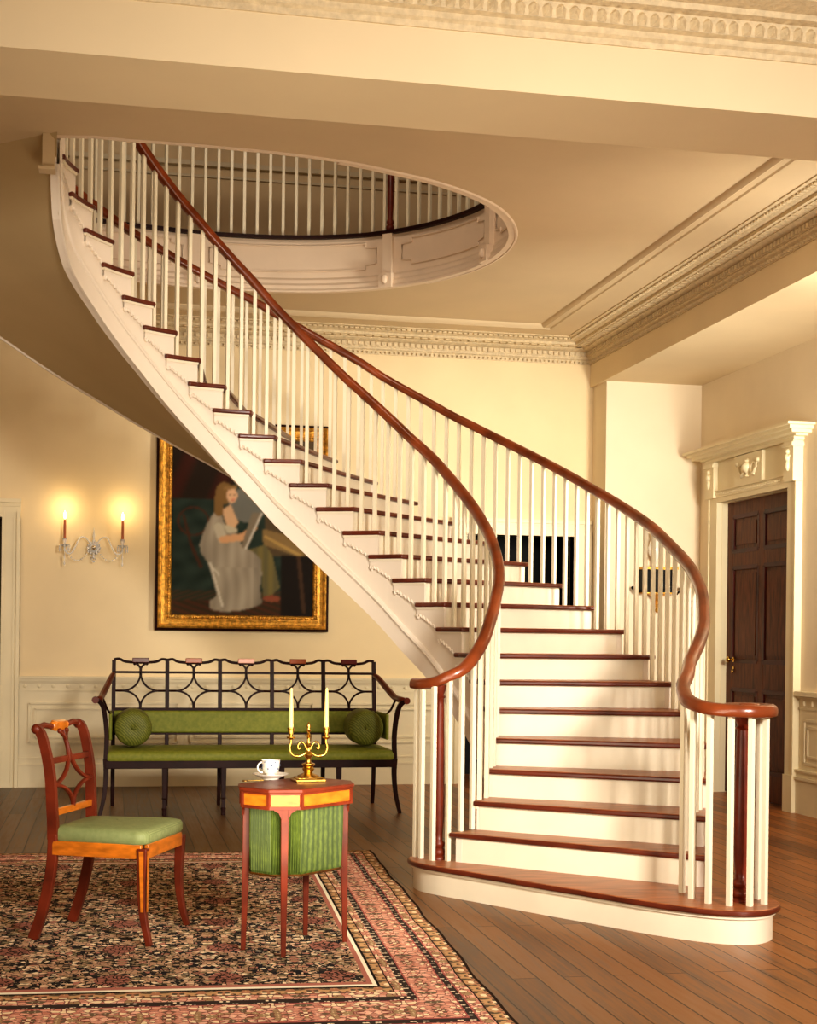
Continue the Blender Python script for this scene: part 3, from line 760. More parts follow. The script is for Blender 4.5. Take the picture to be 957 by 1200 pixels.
# ------------------------------------------------------------------ side chair
def curve(tab,k=20):
    P=lerp_path([Vector((a,b,0)) for a,b in tab],6); return [(p.x,p.y) for p in P]
def side_chair(loc,rz,label,name='side_chair'):
    t=thing(name,label,'chair',loc,rz)
    # local: +x front, z up ; rear posts
    tab=[(-.275,0),(-.235,.12),(-.20,.28),(-.19,.42),(-.195,.56),(-.205,.70),(-.23,.82),(-.25,.872),(-.265,.88)]
    cv=curve(tab)
    xs=lambda z: next((cv[i][0]+(cv[i+1][0]-cv[i][0])*((z-cv[i][1])/(cv[i+1][1]-cv[i][1]+1e-9)) for i in range(len(cv)-1) if cv[i][1]<=z<=cv[i+1][1]),-.3)
    sec=[(-.013,-.02),(.013,-.02),(.013,.02),(-.013,.02)]
    w=lambda z:.20+.015*max(0,(z-.4))/.45
    for sg in(-1,1):
        pts=[Vector((x,sg*w(z),z)) for x,z in cv]
        pts_leg=[p for p in pts if p.z<.45]; 
        MB().sweep(pts_leg,[(a*1.15,b*1.05) for a,b in sec],up=(1,0,0)).build('leg',M['mahog'],t,bevel=.003)
        MB().sweep([p for p in pts if p.z>=.40],sec,up=(1,0,0),scale=[1.1-.25*(i/len([p for p in pts if p.z>=.40])) for i in range(len([p for p in pts if p.z>=.40]))]).ball(pts[-1],.022,10).build('back_post',M['mahog'],t,bevel=.003)
    for sg in(-1,1):
        pts=[Vector((x,sg*y,z)) for x,y,z in((.215,.225,.40),(.215,.225,.33),(.212,.224,.22),(.222,.226,.11),(.25,.232,0))]
        P=lerp_path(pts,4)
        MB().sweep(P,[(-.021,-.021),(.021,-.021),(.021,.021),(-.021,.021)],up=(1,0,0),scale=[1-.42*i/(len(P)-1) for i in range(len(P))]).build('leg',M['mahog'],t,bevel=.003)
        if sg<0:
            MB().obox((.222,sg*.2255-.0,.24),(.001,0,-.0),(0,.011,0),(0,0,.13)).plate([(.205,-.2465,.39),(.225,-.2465,.39),(.226,-.243,.14),(.214,-.243,.14)],(0,-.002,0)).build('leg_inlay',M['satin'],t)
            MB().plate([(.2365,-.235,.39),(.2365,-.215,.39),(.236,-.219,.14),(.236,-.233,.14)],(.002,0,0)).build('leg_inlay',M['satin'],t)
    # seat rails
    f=MB(); f.bar((-.19,-.205,.385),(.21,-.228,.385),.02,.06); f.bar((-.19,.205,.385),(.21,.228,.385),.02,.06)
    f.bar((.222,-.205,.385),(.222,.205,.385),.02,.06); f.bar((-.2,-.19,.385),(-.2,.19,.385),.02,.06); f.build('seat_rail',M['satin'],t,bevel=.003)
    # seat cushion
    pol=[]
    cs=[(-.21,-.205),(.235,-.245),(.235,.245),(-.21,.205)]
    def rc(k):
        out=[]
        for (x,y),(sx,sy) in zip(cs,((-1,-1),(1,-1),(1,1),(-1,1))):
            r=.05 if sx>0 else .03
            for q in range(5):
                a0={(-1,-1):180,(1,-1):270,(1,1):0,(-1,1):90}[(sx,sy)]; a=rad(a0+q*22.5)
                out.append(((x-sx*r+r*K(a))*k+(.01*(1-k)),(y-sy*r+r*S(a))*k))
        return out
    mb=MB(); rows=[]
    for k,z in((.97,.415),(1.0,.425),(1.0,.452),(.97,.466),(.85,.475),(.6,.482),(.3,.485),(.02,.486)): rows.append([(x,y,z) for x,y in rc(k)])
    mb.grid(rows,close=True); mb.build('seat',M['silkc'],t,smooth=50)
    # back rails
    def crail(z0,h,name,mat,rad_=.012):
        MB().bar((xs(z0)+.0,-w(z0),z0),(xs(z0)+.0,w(z0),z0),h*.6,h,up=(0,0,1)).build(name,mat,t,bevel=.003)
    crail(.53,.03,'back_rail',M['satin']); crail(.745,.026,'back_rail',M['mahog'])
    # crest
    MB().tube([(-.265,-.205,.885),(-.262,-.15,.893),(-.262,-.09,.885),(-.262,0,.88),(-.262,.09,.885),(-.262,.15,.893),(-.265,.205,.885)],.013,8).build('crest_rail',M['mahog'],t)
    mb=MB(); mb.obox((-.260,0,.885),(.014,0,-.004),(0,.058,0),(.003,0,.02)); mb.ball((-.26,.06,.885),.02,8); mb.ball((-.26,-.06,.885),.02,8); mb.build('crest_tablet',M['satin'],t,bevel=.004)
    # arcs of the splat
    arcs=MB(); zt,zm,zb=.80,.645,.54
    def pt(y,z): return Vector((xs(z)+.004,y,z))
    arcs.tube([pt(0,.865),pt(0,.80)],.010,6,up=(1,0,0))
    for sg in(-1,1):
        arcs.tube([pt(sg*.035,.86),pt(sg*.012,.84),pt(0,.82)],.008,6,up=(1,0,0)); arcs.ball(pt(sg*.036,.862),.012,6)
        pu=[pt(sg*w(zm)*(1-K(rad(a))),zm+(zt-zm)*(1-S(rad(a)))) for a in ss(0,90,12)]
        pl=[pt(sg*w(zm)*(1-K(rad(a))),zm-(zm-zb)*(1-S(rad(a)))) for a in ss(0,90,12)]
        arcs.tube(pu,.010,6,up=(1,0,0)); arcs.tube(pl,.010,6,up=(1,0,0))
    arcs.build('splat',M['mahog'],t,smooth=60)
    return t
side_chair((.02,6.46,.0065),rad(-22),'mahogany side chair with green upholstered seat and open looped back standing on the patterned carpet')

# ------------------------------------------------------------------ work table
t=thing('work_table','small octagonal satinwood work table with a pleated green silk bag hanging below','table',(.755,6.08,.0065),rad(42))
A_,B_,C_=.247,.162,.094; TZ=.672
def octp(a,b,c): return [(a,-b+c),(a,b-c),(a-c,b),(-a+c,b),(-a,b-c),(-a,-b+c),(-a+c,-b),(a-c,-b)]
MB().prism(octp(A_+.012,B_+.012,C_),TZ-.016,TZ).build('table_top',M['mahog'],t,bevel=.004)
MB().prism(octp(A_,B_,C_),.59,TZ-.015).build('apron',M['satin'],t)
mb=MB(); oc=octp(A_+.002,B_+.002,C_)
for i in range(8):
    p,q=Vector((*oc[i],0)),Vector((*oc[(i+1)%8],0))
    for z,h in((.595,.012),(.652,.008)): mb.bar((p.x,p.y,z),(q.x,q.y,z),.008,h)
    mb.bar((p.x,p.y,.59),(p.x,p.y,TZ-.015),.012,.012,up=(1,0,0))
mb.build('banding',M['mahog'],t)
for sx in(-1,1):
    for sy in(-1,1):
        cx,cy=sx*(A_-C_/2-.012),sy*(B_-C_/2-.012)
        sec=[(-.016,-.016),(.016,-.016),(.016,.016),(-.016,.016)]
        d=Vector((sx,sy,0)).normalized()
        MB().sweep([(cx,cy,.60),(cx+sx*.002,cy+sy*.002,.3),(cx+sx*.006,cy+sy*.006,0)],sec,up=tuple(d),scale=[1,.85,.6]).build('leg',M['mahog'],t,bevel=.002)
# corner brackets under apron
mb=MB()
for sx in(-1,1):
    for sy in(-1,1):
        cx,cy=sx*(A_-C_/2-.005),sy*(B_-C_/2-.005)
        tt=Vector((-sy*1.0,sx*1.0,0)).normalized()
        for sg in(-1,1):
            c=Vector((cx,cy,.595)); mb.plate([c+tt*sg*.014,c+tt*sg*.05,c+tt*sg*.045-Vector((0,0,.008)),c+tt*sg*.025-Vector((0,0,.02)),c+tt*sg*.014-Vector((0,0,.045))],Vector((sx,sy,0)).normalized()*.01)
mb.build('corner_bracket',M['mahog'],t)
# pleated bag
def bagring(k,z,amp):
    pts=[]; oc=octp((A_-.03)*k,(B_-.02)*k,C_*.9); 
    for i in range(8):
        p,q=Vector(oc[i]),Vector(oc[(i+1)%8]); L=(q-p).length; nn=max(4,int(L/.0045)); dn=Vector(((q-p).y,-(q-p).x)).normalized()
        for j in range(nn):
            f=j/nn; c=p+(q-p)*f+dn*amp*(1 if j%2 else -1)*(0.6+.4*random.random()); pts.append((c.x,c.y,z))
    return pts
random.seed(3); n0=len(bagring(1,0,.003)); rows=[]
random.seed(3); top=bagring(1,.60,.0032)
random.seed(3); mid=bagring(1,.45,.0032)
rows=[top,[(x*.99,y*.99,.45) for x,y,z in top],[(x*.97,y*.97,.335-.0) for x,y,z in top],[(x*.95,y*.95,.325) for x,y,z in top],[(x*.3,y*.3,.32) for x,y,z in top]]
mb=MB(); mb.grid(rows,close=True); mb.build('silk_bag',M['pleat'],t,smooth=0)
MB().tube([(x*.985,y*.985,.322) for x,y,z in bagring(1,0,0)[::3]+[bagring(1,0,0)[0]]],.005,5).build('bag_braid',M['golddk'],t)
TT=TZ+.007

# teacup and saucer
cup=thing('teacup','white porcelain teacup with small painted sprigs on its saucer on the work table','cup',(.668,6.27,TT+.016))
mb=MB(); mb.lathe([(0,.002),(.020,.002),(.021,.008),(.030,.012),(.036,.03),(.0385,.062),(.042,.066),(.0395,.066),(.035,.03),(.028,.014),(0,.012)],(0,0,0),24); mb.build('bowl',M['porc'],cup,smooth=60)
MB().tube([(-.036-.020*S(rad(a)),-.0,.034+.022*K(rad(a))) for a in ss(-5,185,12)],.0035,6,up=(0,1,0)).build('handle',M['porc'],cup)
mb=MB()
for i in range(9):
    a=-PI*.5+(i-4)*.42; mb.ball((.0375*K(a),.0375*S(a),.03+.014*((i*7)%3)),.0035,6,sz=1.3)
mb.build('sprig_pattern',simple('sprig','5A6A8C',.3,var=.4),cup)
sau=MB(); sau.lathe([(0,0),(.035,0),(.036,.004),(.06,.014),(.078,.022),(.079,.024),(.058,.019),(.034,.008),(0,.008)],(0,0,0),28)
so=sau.build('saucer',M['porc'],smooth=60); so.location=(.668,6.27,TT); tag(so,'white porcelain saucer under the teacup on the work table','saucer')
sp_=MB(); sp_.tube([(-.05,-.02,.003),(-.02,-.01,.003),(.02,.0,.003)],.002,6); sp_.ball((-.06,-.024,.004),.014,8,sz=.25,sy=.7)
so=sp_.build('teaspoon',M['brass'],smooth=60); so.location=(.61,6.19,TT); tag(so,'small spoon lying beside the saucer on the work table','spoon')

# candelabrum
cd=thing('candelabrum','gilt two-armed candelabrum on a square base standing on the work table','candelabrum',(.815,6.17,TT),rad(8))
MB().box((-.065,-.05,0),(.065,.05,.012)).box((-.055,-.042,.012),(.055,.042,.018)).build('base',M['brass'],cd,bevel=.003)
MB().lathe([(.045,.018),(.046,.024),(.03,.030),(.018,.036),(.022,.045),(.027,.052),(.020,.060),(.028,.068),(.028,.074),(.012,.08),(.010,.095),(.020,.105),(.022,.112),(.010,.122),(.008,.14),(.014,.15),(.008,.16),(.006,.178),(.010,.186),(.004,.19)],(0,0,0),16).build('stem',M['brass'],cd,smooth=60)
for sg in(-1,1):
    P=lerp_path([Vector((x*sg,0,z)) for x,z in((.006,.13),(.02,.158),(.035,.165),(.046,.15),(.043,.135),(.036,.142))],5)
    a_=MB().tube(P,.0045,7,up=(0,1,0)).tube(lerp_path([Vector((x*sg,0,z)) for x,z in((.01,.12),(.04,.105),(.07,.112),(.082,.14),(.076,.165),(.077,.18))],5),.0055,7,up=(0,1,0))
    a_.ball((sg*.05,0,.106),.008,6).build('arm',M['brass'],cd,smooth=60)
    MB().lathe([(.006,.175),(.017,.182),(.018,.187),(.007,.19),(.010,.2),(.013,.21),(.013,.218),(.016,.222),(.016,.226),(0,.226)],(sg*.077,0,0),14).build('candle_socket',M['brass'],cd,smooth=60)
    c=MB().lathe([(.0095,0),(.0085,.08),(.006,.158),(.002,.166),(0,.166)],(0,0,0),12).build('candle',M['wax'],smooth=60)
    ax=.815+sg*.077*K(rad(8)); ay=6.17+sg*.077*S(rad(8)); c.location=(ax,ay,TT+.2265)
    tag(c,('tall cream taper candle in the left' if sg<0 else 'tall cream taper candle in the right')+' arm of the gilt candelabrum','candle','taper candles in the candelabrum')
MB().lathe([(.004,.188),(.009,.195),(.004,.203),(.011,.213),(.006,.222),(.010,.23),(.004,.245),(0,.25)],(0,0,0),10).build('finial',M['brass'],cd,smooth=60)

# ------------------------------------------------------------------ settee
st_=thing('settee','long mahogany settee with open scrolled lattice back and green silk seat against the panelled wall','settee',(1.0,10.9,0))
LX0,LX1=-1.02,1.02; YF,YR=-.30,.30      # local
sec=lambda a:[(-a,-a),(a,-a),(a,a),(-a,a)]
nb=5; bx=[-.985+1.97*i/nb for i in range(nb+1)]
for i,x in enumerate(bx):
    lx=x
    P=lerp_path([Vector((lx,YR+.04,0)),Vector((lx,YR+.005,.15)),Vector((lx,YR-.01,.38)),Vector((lx,YR-.01,.45))],4)
    MB().sweep(P,sec(.017),up=(1,0,0),scale=[.75+.25*i_/(len(P)-1) for i_ in range(len(P))]).build('leg',M['mahogd'],st_,bevel=.002)
    P=lerp_path([Vector((lx,YR-.01,.44)),Vector((lx,YR+.0,.7)),Vector((lx,YR+.03,.95)),Vector((lx,YR+.05,1.09))],4)
    MB().sweep(P,sec(.0145),up=(1,0,0)).build('back_post',M['mahogd'],st_,bevel=.002)
fx=[-1.04+2.08*i/5 for i in range(6)]
for i,x in enumerate(fx):
    if i in(0,5):
        sg=-1 if i==0 else 1
        P=lerp_path([Vector((x+sg*.035,YF-.02,0)),Vector((x+sg*.005,YF-.01,.13)),Vector((x-sg*.008,YF,.28)),Vector((x-sg*.005,YF,.40))],4)
    else: P=[Vector((x,YF,0)),Vector((x,YF,.16)),Vector((x,YF,.34))]
    MB().sweep(P,sec(.019),up=(1,0,0),scale=[.65+.35*k/(len(P)-1) for k in range(len(P))]).build('leg',M['mahogd'],st_,bevel=.002)
    if 0<i<5: MB().lathe([(.016,.0),(.016,.03),(.019,.05),(.013,.055),(.013,.11),(.020,.12),(.015,.128)],(x,YF,0),10).build('leg_cuff',M['mahogd'],st_,smooth=50)
MB().box((-1.04,YF-.02,.335),(1.04,YF+.012,.392)).box((-1.04,YF,.335),(-1.005,YR,.392)).box((1.005,YF,.335),(1.04,YR,.392)).box((-1.0,YR-.03,.335),(1.0,YR,.392)).build('seat_rail',M['mahogd'],st_,bevel=.004)
mb=MB(); rows=[]
def rr(x0,x1,y0,y1,r):
    o=[]
    for cx,cy,a0 in((x1-r,y1-r,0),(x0+r,y1-r,90),(x0+r,y0+r,180),(x1-r,y0+r,270)):
        for q in range(5): a=rad(a0+q*22.5); o.append((cx+r*K(a),cy+r*S(a)))
    return o
for d,z in((.005,.39),(0,.40),(0,.435),(.012,.452),(.05,.462),(.15,.468),(.26,.47)): rows.append([(x,y,z) for x,y in rr(-1.045+d,1.045-d,YF-.025+d,YR-.005-d,max(.004,.04-d*.1))])
mb.grid(rows,close=True); mb.f.append(list(range(len(mb.v)-20,len(mb.v)))); mb.m.append(0); mb.build('seat',M['silk'],st_,smooth=50)
yb=lambda z: YR+(.0 if z<.7 else (z-.7)*.12)
# back pad, rails
mb=MB(); mb.box((-.985,YR-.035,.55),(.985,YR+.0,.715)); mb.build('back_pad',M['silk'],st_,bevel=.012)
for z,h,nm in((.545,.02,'back_rail'),(.725,.022,'back_rail'),(1.0,.018,'back_rail')):
    MB().bar((-.985,yb(z)-.005,z),(.985,yb(z)-.005,z),.022,h).build(nm,M['mahogd'],st_,bevel=.002)
P=[]
for i in range(nb):
    a,b=bx[i],bx[i+1]; m_=(a+b)/2
    P+=[(a,yb(1.1),1.093),(a+.04,yb(1.1),1.098),(m_-.11,yb(1.1),1.078),(m_,yb(1.1),1.072),(m_+.11,yb(1.1),1.078),(b-.04,yb(1.1),1.098)]
P.append((bx[-1],yb(1.1),1.093)); P=lerp_path([Vector(p) for p in P],3)
MB().tube(P,.0105,7,up=(0,1,0)).build('crest_rail',M['mahogd'],st_,smooth=60)
tm=['redt','frame_or','glaret','frame_or','redt']; tl=['dark red tablet','orange tablet','tablet with painted pink glare','orange brown tablet','dark brown tablet']
for i in range(nb):
    a,b=bx[i],bx[i+1]; m_=(a+b)/2; y=yb(1.08)-.008; hw=(b-a)/2
    MB().obox((m_,y-.002,1.09),(.062,0,0),(0,.014,0),(0,0,.018)).build('crest_tablet',M[tm[i]],st_,bevel=.004,label=tl[i])
    mb=MB(); zt,zm,zb=1.0,.862,.735
    mb.tube([(m_,y,1.0),(m_,y,1.04)],.010,6,up=(0,1,0))
    for sg in(-1,1):
        mb.tube([(m_+sg*.045,y,1.068),(m_+sg*.02,y,1.055),(m_,y,1.03)],.008,6,up=(0,1,0)); mb.ball((m_+sg*.045,y,1.062),.011,6)
        mb.tube([(m_+sg*(hw*.66*(1-K(rad(a2)))),yb(.9)-.005,zm+(zt-zm)*(1-S(rad(a2)))) for a2 in ss(0,90,12)],.0075,6,up=(0,1,0))
        mb.tube([(m_+sg*(hw*.66*(1-K(rad(a2)))),yb(.8)-.005,zm-(zm-zb)*(1-S(rad(a2)))) for a2 in ss(0,90,12)],.0075,6,up=(0,1,0))
        mb.tube([(m_+sg*hw*.66,yb(.86)-.005,zm),(m_+sg*hw,yb(.86)-.005,zm)],.009,6)
    mb.tube([(m_,yb(1)-.005,1.0),(m_,yb(1)-.005,.97)],.010,6,up=(0,1,0)); mb.tube([(m_,yb(.7)-.005,.735),(m_,yb(.7)-.005,.77)],.010,6,up=(0,1,0))
    mb.build('lattice',M['mahogd'],st_,smooth=60)
# arms
for sg in(-1,1):
    P=lerp_path([Vector((sg*x,y,z)) for x,y,z in((.985,YR+.02,.985),(1.00,YR-.08,.97),(1.04,YR-.26,.89),(1.07,YR-.42,.835),(1.075,YF-.02,.83),(1.105,YF-.05,.825))],5)
    MB().tube(P,[.014+.008*S(PI*i/(len(P)-1)) for i in range(len(P))],8,asp=1.2).lathe([(0,-.02),(.024,-.02),(.026,0),(.024,.02),(0,.02)],(sg*1.11,YF-.05,.822),12,ax='y').build('arm',M['mahog'],st_,smooth=60)
    P=lerp_path([Vector((sg*x,y,z)) for x,y,z in((1.035,YF,.40),(1.03,YF,.55),(1.04,YF-.01,.68),(1.06,YF-.03,.78),(1.095,YF-.05,.822))],5)
    MB().sweep(P,[(-.016,-.02),(.016,-.02),(.016,.02),(-.016,.02)],up=(0,1,0)).build('arm_support',M['mahogd'],st_,bevel=.003)
    MB().tube([(sg*1.06,YF+.1,.83),(sg*1.03,YF+.14,.75),(sg*1.0,YF+.2,.70)],.008,6).build('arm_strut',M['mahogd'],st_)
    MB().obox((sg*1.005,(YF+YR)/2+.06,.62),(.012,0,0),(0,.22,0),(0,0,.095)).build('arm_pad',M['silk'],st_,bevel=.008)
# bolsters
for sg,lb in((-1,'round green silk bolster cushion at the left end of the settee'),(1,'round green silk bolster cushion at the right end of the settee')):
    mb=MB(); rows=[]; n=28
    prof=[(0,-.165),(.02,-.175),(.05,-.178),(.09,-.175),(.122,-.16),(.133,-.13),(.133,.10),(.122,.13),(.08,.145),(0,.14)]
    for k,(r,y) in enumerate(prof):
        rows.append([((r+(.003 if j%2 else -.003)*(1 if .01<r<.115 else 0))*K(2*PI*j/n),y,(r+(.003 if j%2 else -.003)*(1 if .01<r<.115 else 0))*S(2*PI*j/n)) for j in range(n)])
    mb.grid(rows,close=True); mb.ball((0,-.178,0),.012,8)
    o=mb.build('bolster_cushion',M['silkb'],smooth=50); o.location=(1.0+sg*.845,10.885,.613); tag(o,lb,'cushion','bolster cushions on the settee')

# ------------------------------------------------------------------ painting
pt=thing('painting','large gilt framed portrait of a seated woman in a pale dress hanging behind the stair','painting',(1.085,YB,1.32))
def inp(poly,x,y):
    c=False;n=len(poly);j=n-1
    for i in range(n):
        xi,yi=poly[i];xj,yj=poly[j]
        if (yi>y)!=(yj>y) and x<(xj-xi)*(y-yi)/(yj-yi)+xi: c=not c
        j=i
    return c
def cap(x,y,a,b,r):
    ax,ay=a;bx_,by=b;dx,dy=bx_-ax,by-ay;t=max(0,min(1,((x-ax)*dx+(y-ay)*dy)/(dx*dx+dy*dy)));return math.hypot(x-ax-dx*t,y-ay-dy*t)<r
def ell(x,y,cx,cy,a,b): return ((x-cx)/a)**2+((y-cy)/b)**2<1
dress=[(300,485),(335,470),(352,540),(400,575),(430,600),(440,650),(500,680),(538,715),(545,790),(535,870),(548,940),(500,962),(430,980),(350,985),(290,975),(285,935),(322,900),(300,820),(275,740),(240,690),(232,650),(245,600),(268,540)]
green=[(470,670),(560,640),(595,690),(615,770),(636,860),(600,895),(552,905),(545,800),(530,715)]
def paint(x,y):
    c=[.030,.045,.036]
    g=S(x*.05+S(y*.03)*2)*.5+S(y*.07+x*.02)*.5
    c=[k*(1+.25*g) for k in c]
    if y<420 and x<400: c=[.030+.03*max(0,S(x*.03+y*.012)),.020,.014]
    if ell(x,y,470,440,95,90): c=[.17,.17,.15]
    if x>560 and y<700: c=[.10,.07,.04]
    if y>880: c=[.055+.03*S(x*.11+y*.3),.045,.028]
    if y>930: c=[.05+.05*max(0,S(x*.07-y*.2)),.035,.02]
    if abs(((x-200)/75)**2+((y-530)/70)**2-1)<.12 and x<300: c=[.09,.035,.02]
    if cap(x,y,(190,650),(240,760),8) or cap(x,y,(150,500),(190,650),6): c=[.08,.035,.02]
    if inp([(545,560),(720,600),(860,740),(860,790),(700,690),(550,640)],x,y): c=[.24,.16,.07]
    if cap(x,y,(560,600),(840,745),7): c=[.42,.28,.10]
    if x>640 and y>690: c=[.020,.016,.014]
    if cap(x,y,(730,700),(760,980),10): c=[.07,.04,.025]
    if inp(green,x,y): c=[.16+.03*S(x*.12),.135+.02*S(x*.12),.06]
    if inp(dress,x,y):
        f=S((x+.55*(y-600)*(.3 if y<760 else -.15))*.11+S(y*.013)*1.6)*.35+S(x*.03+y*.021)*.3+(-.35 if x<285 else .1)
        c=[.33+.10*f,.285+.09*f,.22+.07*f]
        if x>500: c=[k*.75 for k in c]
    if cap(x,y,(285,740),(350,960),5) or cap(x,y,(280,740),(330,800),4): c=[.6,.55,.45]
    if inp([(340,470),(385,440),(400,480),(425,530),(405,560),(365,545)],x,y): c=[.62,.40,.24]
    if inp([(345,540),(415,560),(420,580),(370,585)],x,y): c=[.5,.45,.33]
    if cap(x,y,(325,560),(345,615),24): c=[.48,.43,.33]
    if cap(x,y,(345,620),(440,605),18) or cap(x,y,(440,605),(505,555),14): c=[.60,.34,.18]
    if inp([(492,478),(546,480),(468,668),(438,655)],x,y): c=[.22,.18,.13]
    if cap(x,y,(540,482),(462,662),4): c=[.62,.58,.5]
    if ell(x,y,352,385,44,56) or cap(x,y,(325,410),(325,480),22): c=[.22,.13,.05]
    if ell(x,y,390,395,27,38): c=[.66,.42,.26]
    if ell(x,y,398,412,9,8): c=[.68,.34,.22]
    if ell(x,y,380,392,5,3) or ell(x,y,402,390,5,3): c=[.10,.05,.03]
    if ell(x,y,394,420,7,2.5): c=[.45,.10,.08]
    if cap(x,y,(355,360),(405,352),9): c=[.28,.17,.07]
    if ell(x,y,595,915,45,17): c=[.25,.08,.045]
    return c
nx,ny=130,160; cx0,cx1,cz0,cz1=-.60,.62,.13,1.64
g=[[paint(95+720*i/nx,1005-900*j/ny) for i in range(nx+1)] for j in range(ny+1)]
mb=MB(); mb.grid([[(cx0+(cx1-cx0)*i/nx,-.035,cz0+(cz1-cz0)*j/ny) for i in range(nx+1)] for j in range(ny+1)])
m,nt,b=newmat('oil_canvas'); at=N(nt,'ShaderNodeAttribute'); at.attribute_name='paint'; nt.links.new(at.outputs['Color'],b.inputs['Base Color'])
no=N(nt,'ShaderNodeTexNoise'); no.inputs['Scale'].default_value=60; bp=N(nt,'ShaderNodeBump'); bp.inputs['Strength'].default_value=.15; nt.links.new(no.outputs['Fac'],bp.inputs['Height']); nt.links.new(bp.outputs[0],b.inputs['Normal'])
b.inputs['Roughness'].default_value=.85; b.inputs['Specular IOR Level'].default_value=.12
cv_=mb.build('canvas',m,pt,label='oil portrait of a seated woman with long hair holding a sketchbook')
ca=cv_.data.color_attributes.new('paint','FLOAT_COLOR','POINT')
for v in cv_.data.vertices:
    i=round((v.co.x-cx0)/(cx1-cx0)*nx); j=round((v.co.z-cz0)/(cz1-cz0)*ny)
    acc=[0,0,0];w_=0
    for di in(-1,0,1):
        for dj in(-1,0,1):
            a,b_=min(nx,max(0,i+di)),min(ny,max(0,j+dj)); q=4 if di==dj==0 else 1
            acc=[x+q*y for x,y in zip(acc,g[b_][a])]; w_+=q
    ca.data[v.index].color=(acc[0]/w_,acc[1]/w_,acc[2]/w_,1)
def frame(mb,x0,x1,z0,z1,prof):
    # prof: (inset, depth)  mitred rectangle
    rows=[]
    for o,d in prof: rows.append([(x0+o,-d,z0+o),(x1-o,-d,z0+o),(x1-o,-d,z1-o),(x0+o,-d,z1-o)])
    mb.grid(rows,close=True)
fx0,fx1,fz0,fz1=-.735,.735,0,1.77
mb=MB(); frame(mb,fx0,fx1,fz0,fz1,[(0,0),(0,.06),(.018,.07),(.02,.062)]); mb.build('frame_edge',M['mahogd'],pt,smooth=0)
mb=MB(); frame(mb,fx0,fx1,fz0,fz1,[(.018,.06),(.022,.082),(.035,.09),(.048,.082),(.052,.07),(.075,.062),(.09,.066),(.092,.06)]); mb.build('frame',M['gold'],pt,smooth=0)
mb=MB(); frame(mb,fx0,fx1,fz0,fz1,[(.09,.05),(.092,.062),(.102,.066),(.108,.055),(.125,.05),(.135,.034)])
for (p,q) in(((fx0+.115,fz0+.115),(fx1-.115,fz0+.115)),((fx0+.115,fz1-.115),(fx1-.115,fz1-.115)),((fx0+.115,fz0+.115),(fx0+.115,fz1-.115)),((fx1-.115,fz0+.115),(fx1-.115,fz1-.115))):
    L=math.hypot(q[0]-p[0],q[1]-p[1]); k=int(L/.026)
    for i in range(k+1):
        f=i/k; mb.ball((p[0]+(q[0]-p[0])*f,-.057,p[1]+(q[1]-p[1])*f),.010,6)
mb.build('beaded_slip',M['gold'],pt,smooth=40)

# ------------------------------------------------------------------ crystal sconce with two lit candles
sc=thing('wall_sconce','two-armed cut glass wall sconce with crystal drops and two lit candles on the left wall','sconce',(-.16,YB,2.0))
mb=MB(); mb.lathe([(0,-.02),(.03,-.03),(.045,-.05),(.04,-.06),(.02,-.07),(0,-.075)],(0,0,0),12,ax='y'); mb.lathe([(0,-.0),(.05,-.0),(.055,-.02),(0,-.02)],(0,0,0),12,ax='y')
for i in range(12): mb.ball((.05*K(i*PI/6),-.06,.05*S(i*PI/6)),.009,6)
mb.build('backplate',M['cryst'],sc,smooth=40)
MB().ball((0,-.07,0),.022,10).build('mirror_boss',simple('silvered','DDD8CC',.08,metal=1,var=.1),sc)
MB().lathe([(.012,.05),(.014,.06),(.006,.07),(.011,.10),(.007,.13),(0,.175)],(0,-.06,0),8).build('spire',M['cryst'],sc,smooth=0)
def chain(par,a,b,sag,k,y=-.1,r=.007):
    mb=MB()
    for i in range(k+1):
        f=i/k; mb.ball((a[0]+(b[0]-a[0])*f,y,a[1]+(b[1]-a[1])*f-sag*4*f*(1-f)),r*(1 if i%2 else .75),6)
    mb.build('bead_chain',M['cryst'],par,smooth=0)
for sg in(-1,1):
    P=lerp_path([Vector((sg*x,y,z)) for x,y,z in((.02,-.06,.02),(.06,-.08,.075),(.11,-.10,.08),(.15,-.11,.0),(.18,-.12,-.05),(.22,-.12,-.045),(.235,-.12,.0))],5)
    MB().tube(P,.007,7,up=(0,1,0)).build('arm',M['cryst'],sc,smooth=60)
    ax=sg*.235
    MB().lathe([(0,-.005),(.012,0),(.035,.012),(.044,.02),(.036,.018),(.010,.012),(.010,.03),(.016,.05),(.018,.07),(.012,.072),(0,.06)],(ax,-.12,0),12).build('drip_pan',M['cryst'],sc,smooth=30)
    mb=MB()
    for i in range(8):
        a=i*PI/4; mb.lathe([(0,-.06),(.006,-.045),(.003,-.02),(.005,-.01),(0,.0)],(ax+.042*K(a),-.12+.042*S(a),.018),5)
    mb.lathe([(0,-.16),(.009,-.14),(.003,-.11),(.007,-.09),(.003,-.06),(0,-.03)],(ax,-.12,0),6)
    mb.build('drops',M['cryst'],sc,smooth=0)
    chain(sc,(ax*.95,-.03),(sg*.03,-.01),.09,14); 
    c=MB().lathe([(.011,0),(.0105,.15),(.008,.165),(0,.166)],(0,0,0),10).build('candle',M['waxr'],smooth=60); c.location=(-.16+ax,YB-.12,2.06)
    tag(c,'lit slim candle in the '+('left' if sg<0 else 'right')+' arm of the glass wall sconce','candle','lit candles in the wall sconce')
    fl=MB().lathe([(0,.170),(.009,.18),(.012,.195),(.008,.215),(0,.24)],(0,0,0),8).build('flame',M['flame'],c,smooth=60)
    l=bpy.data.lights.new('candle_light','POINT'); l.energy=1.3; l.color=(1,.72,.36); l.shadow_soft_size=.03
    lo=bpy.data.objects.new('candle_light',l); COL.objects.link(lo); lo.location=(-.16+ax,YB-.13,2.34)
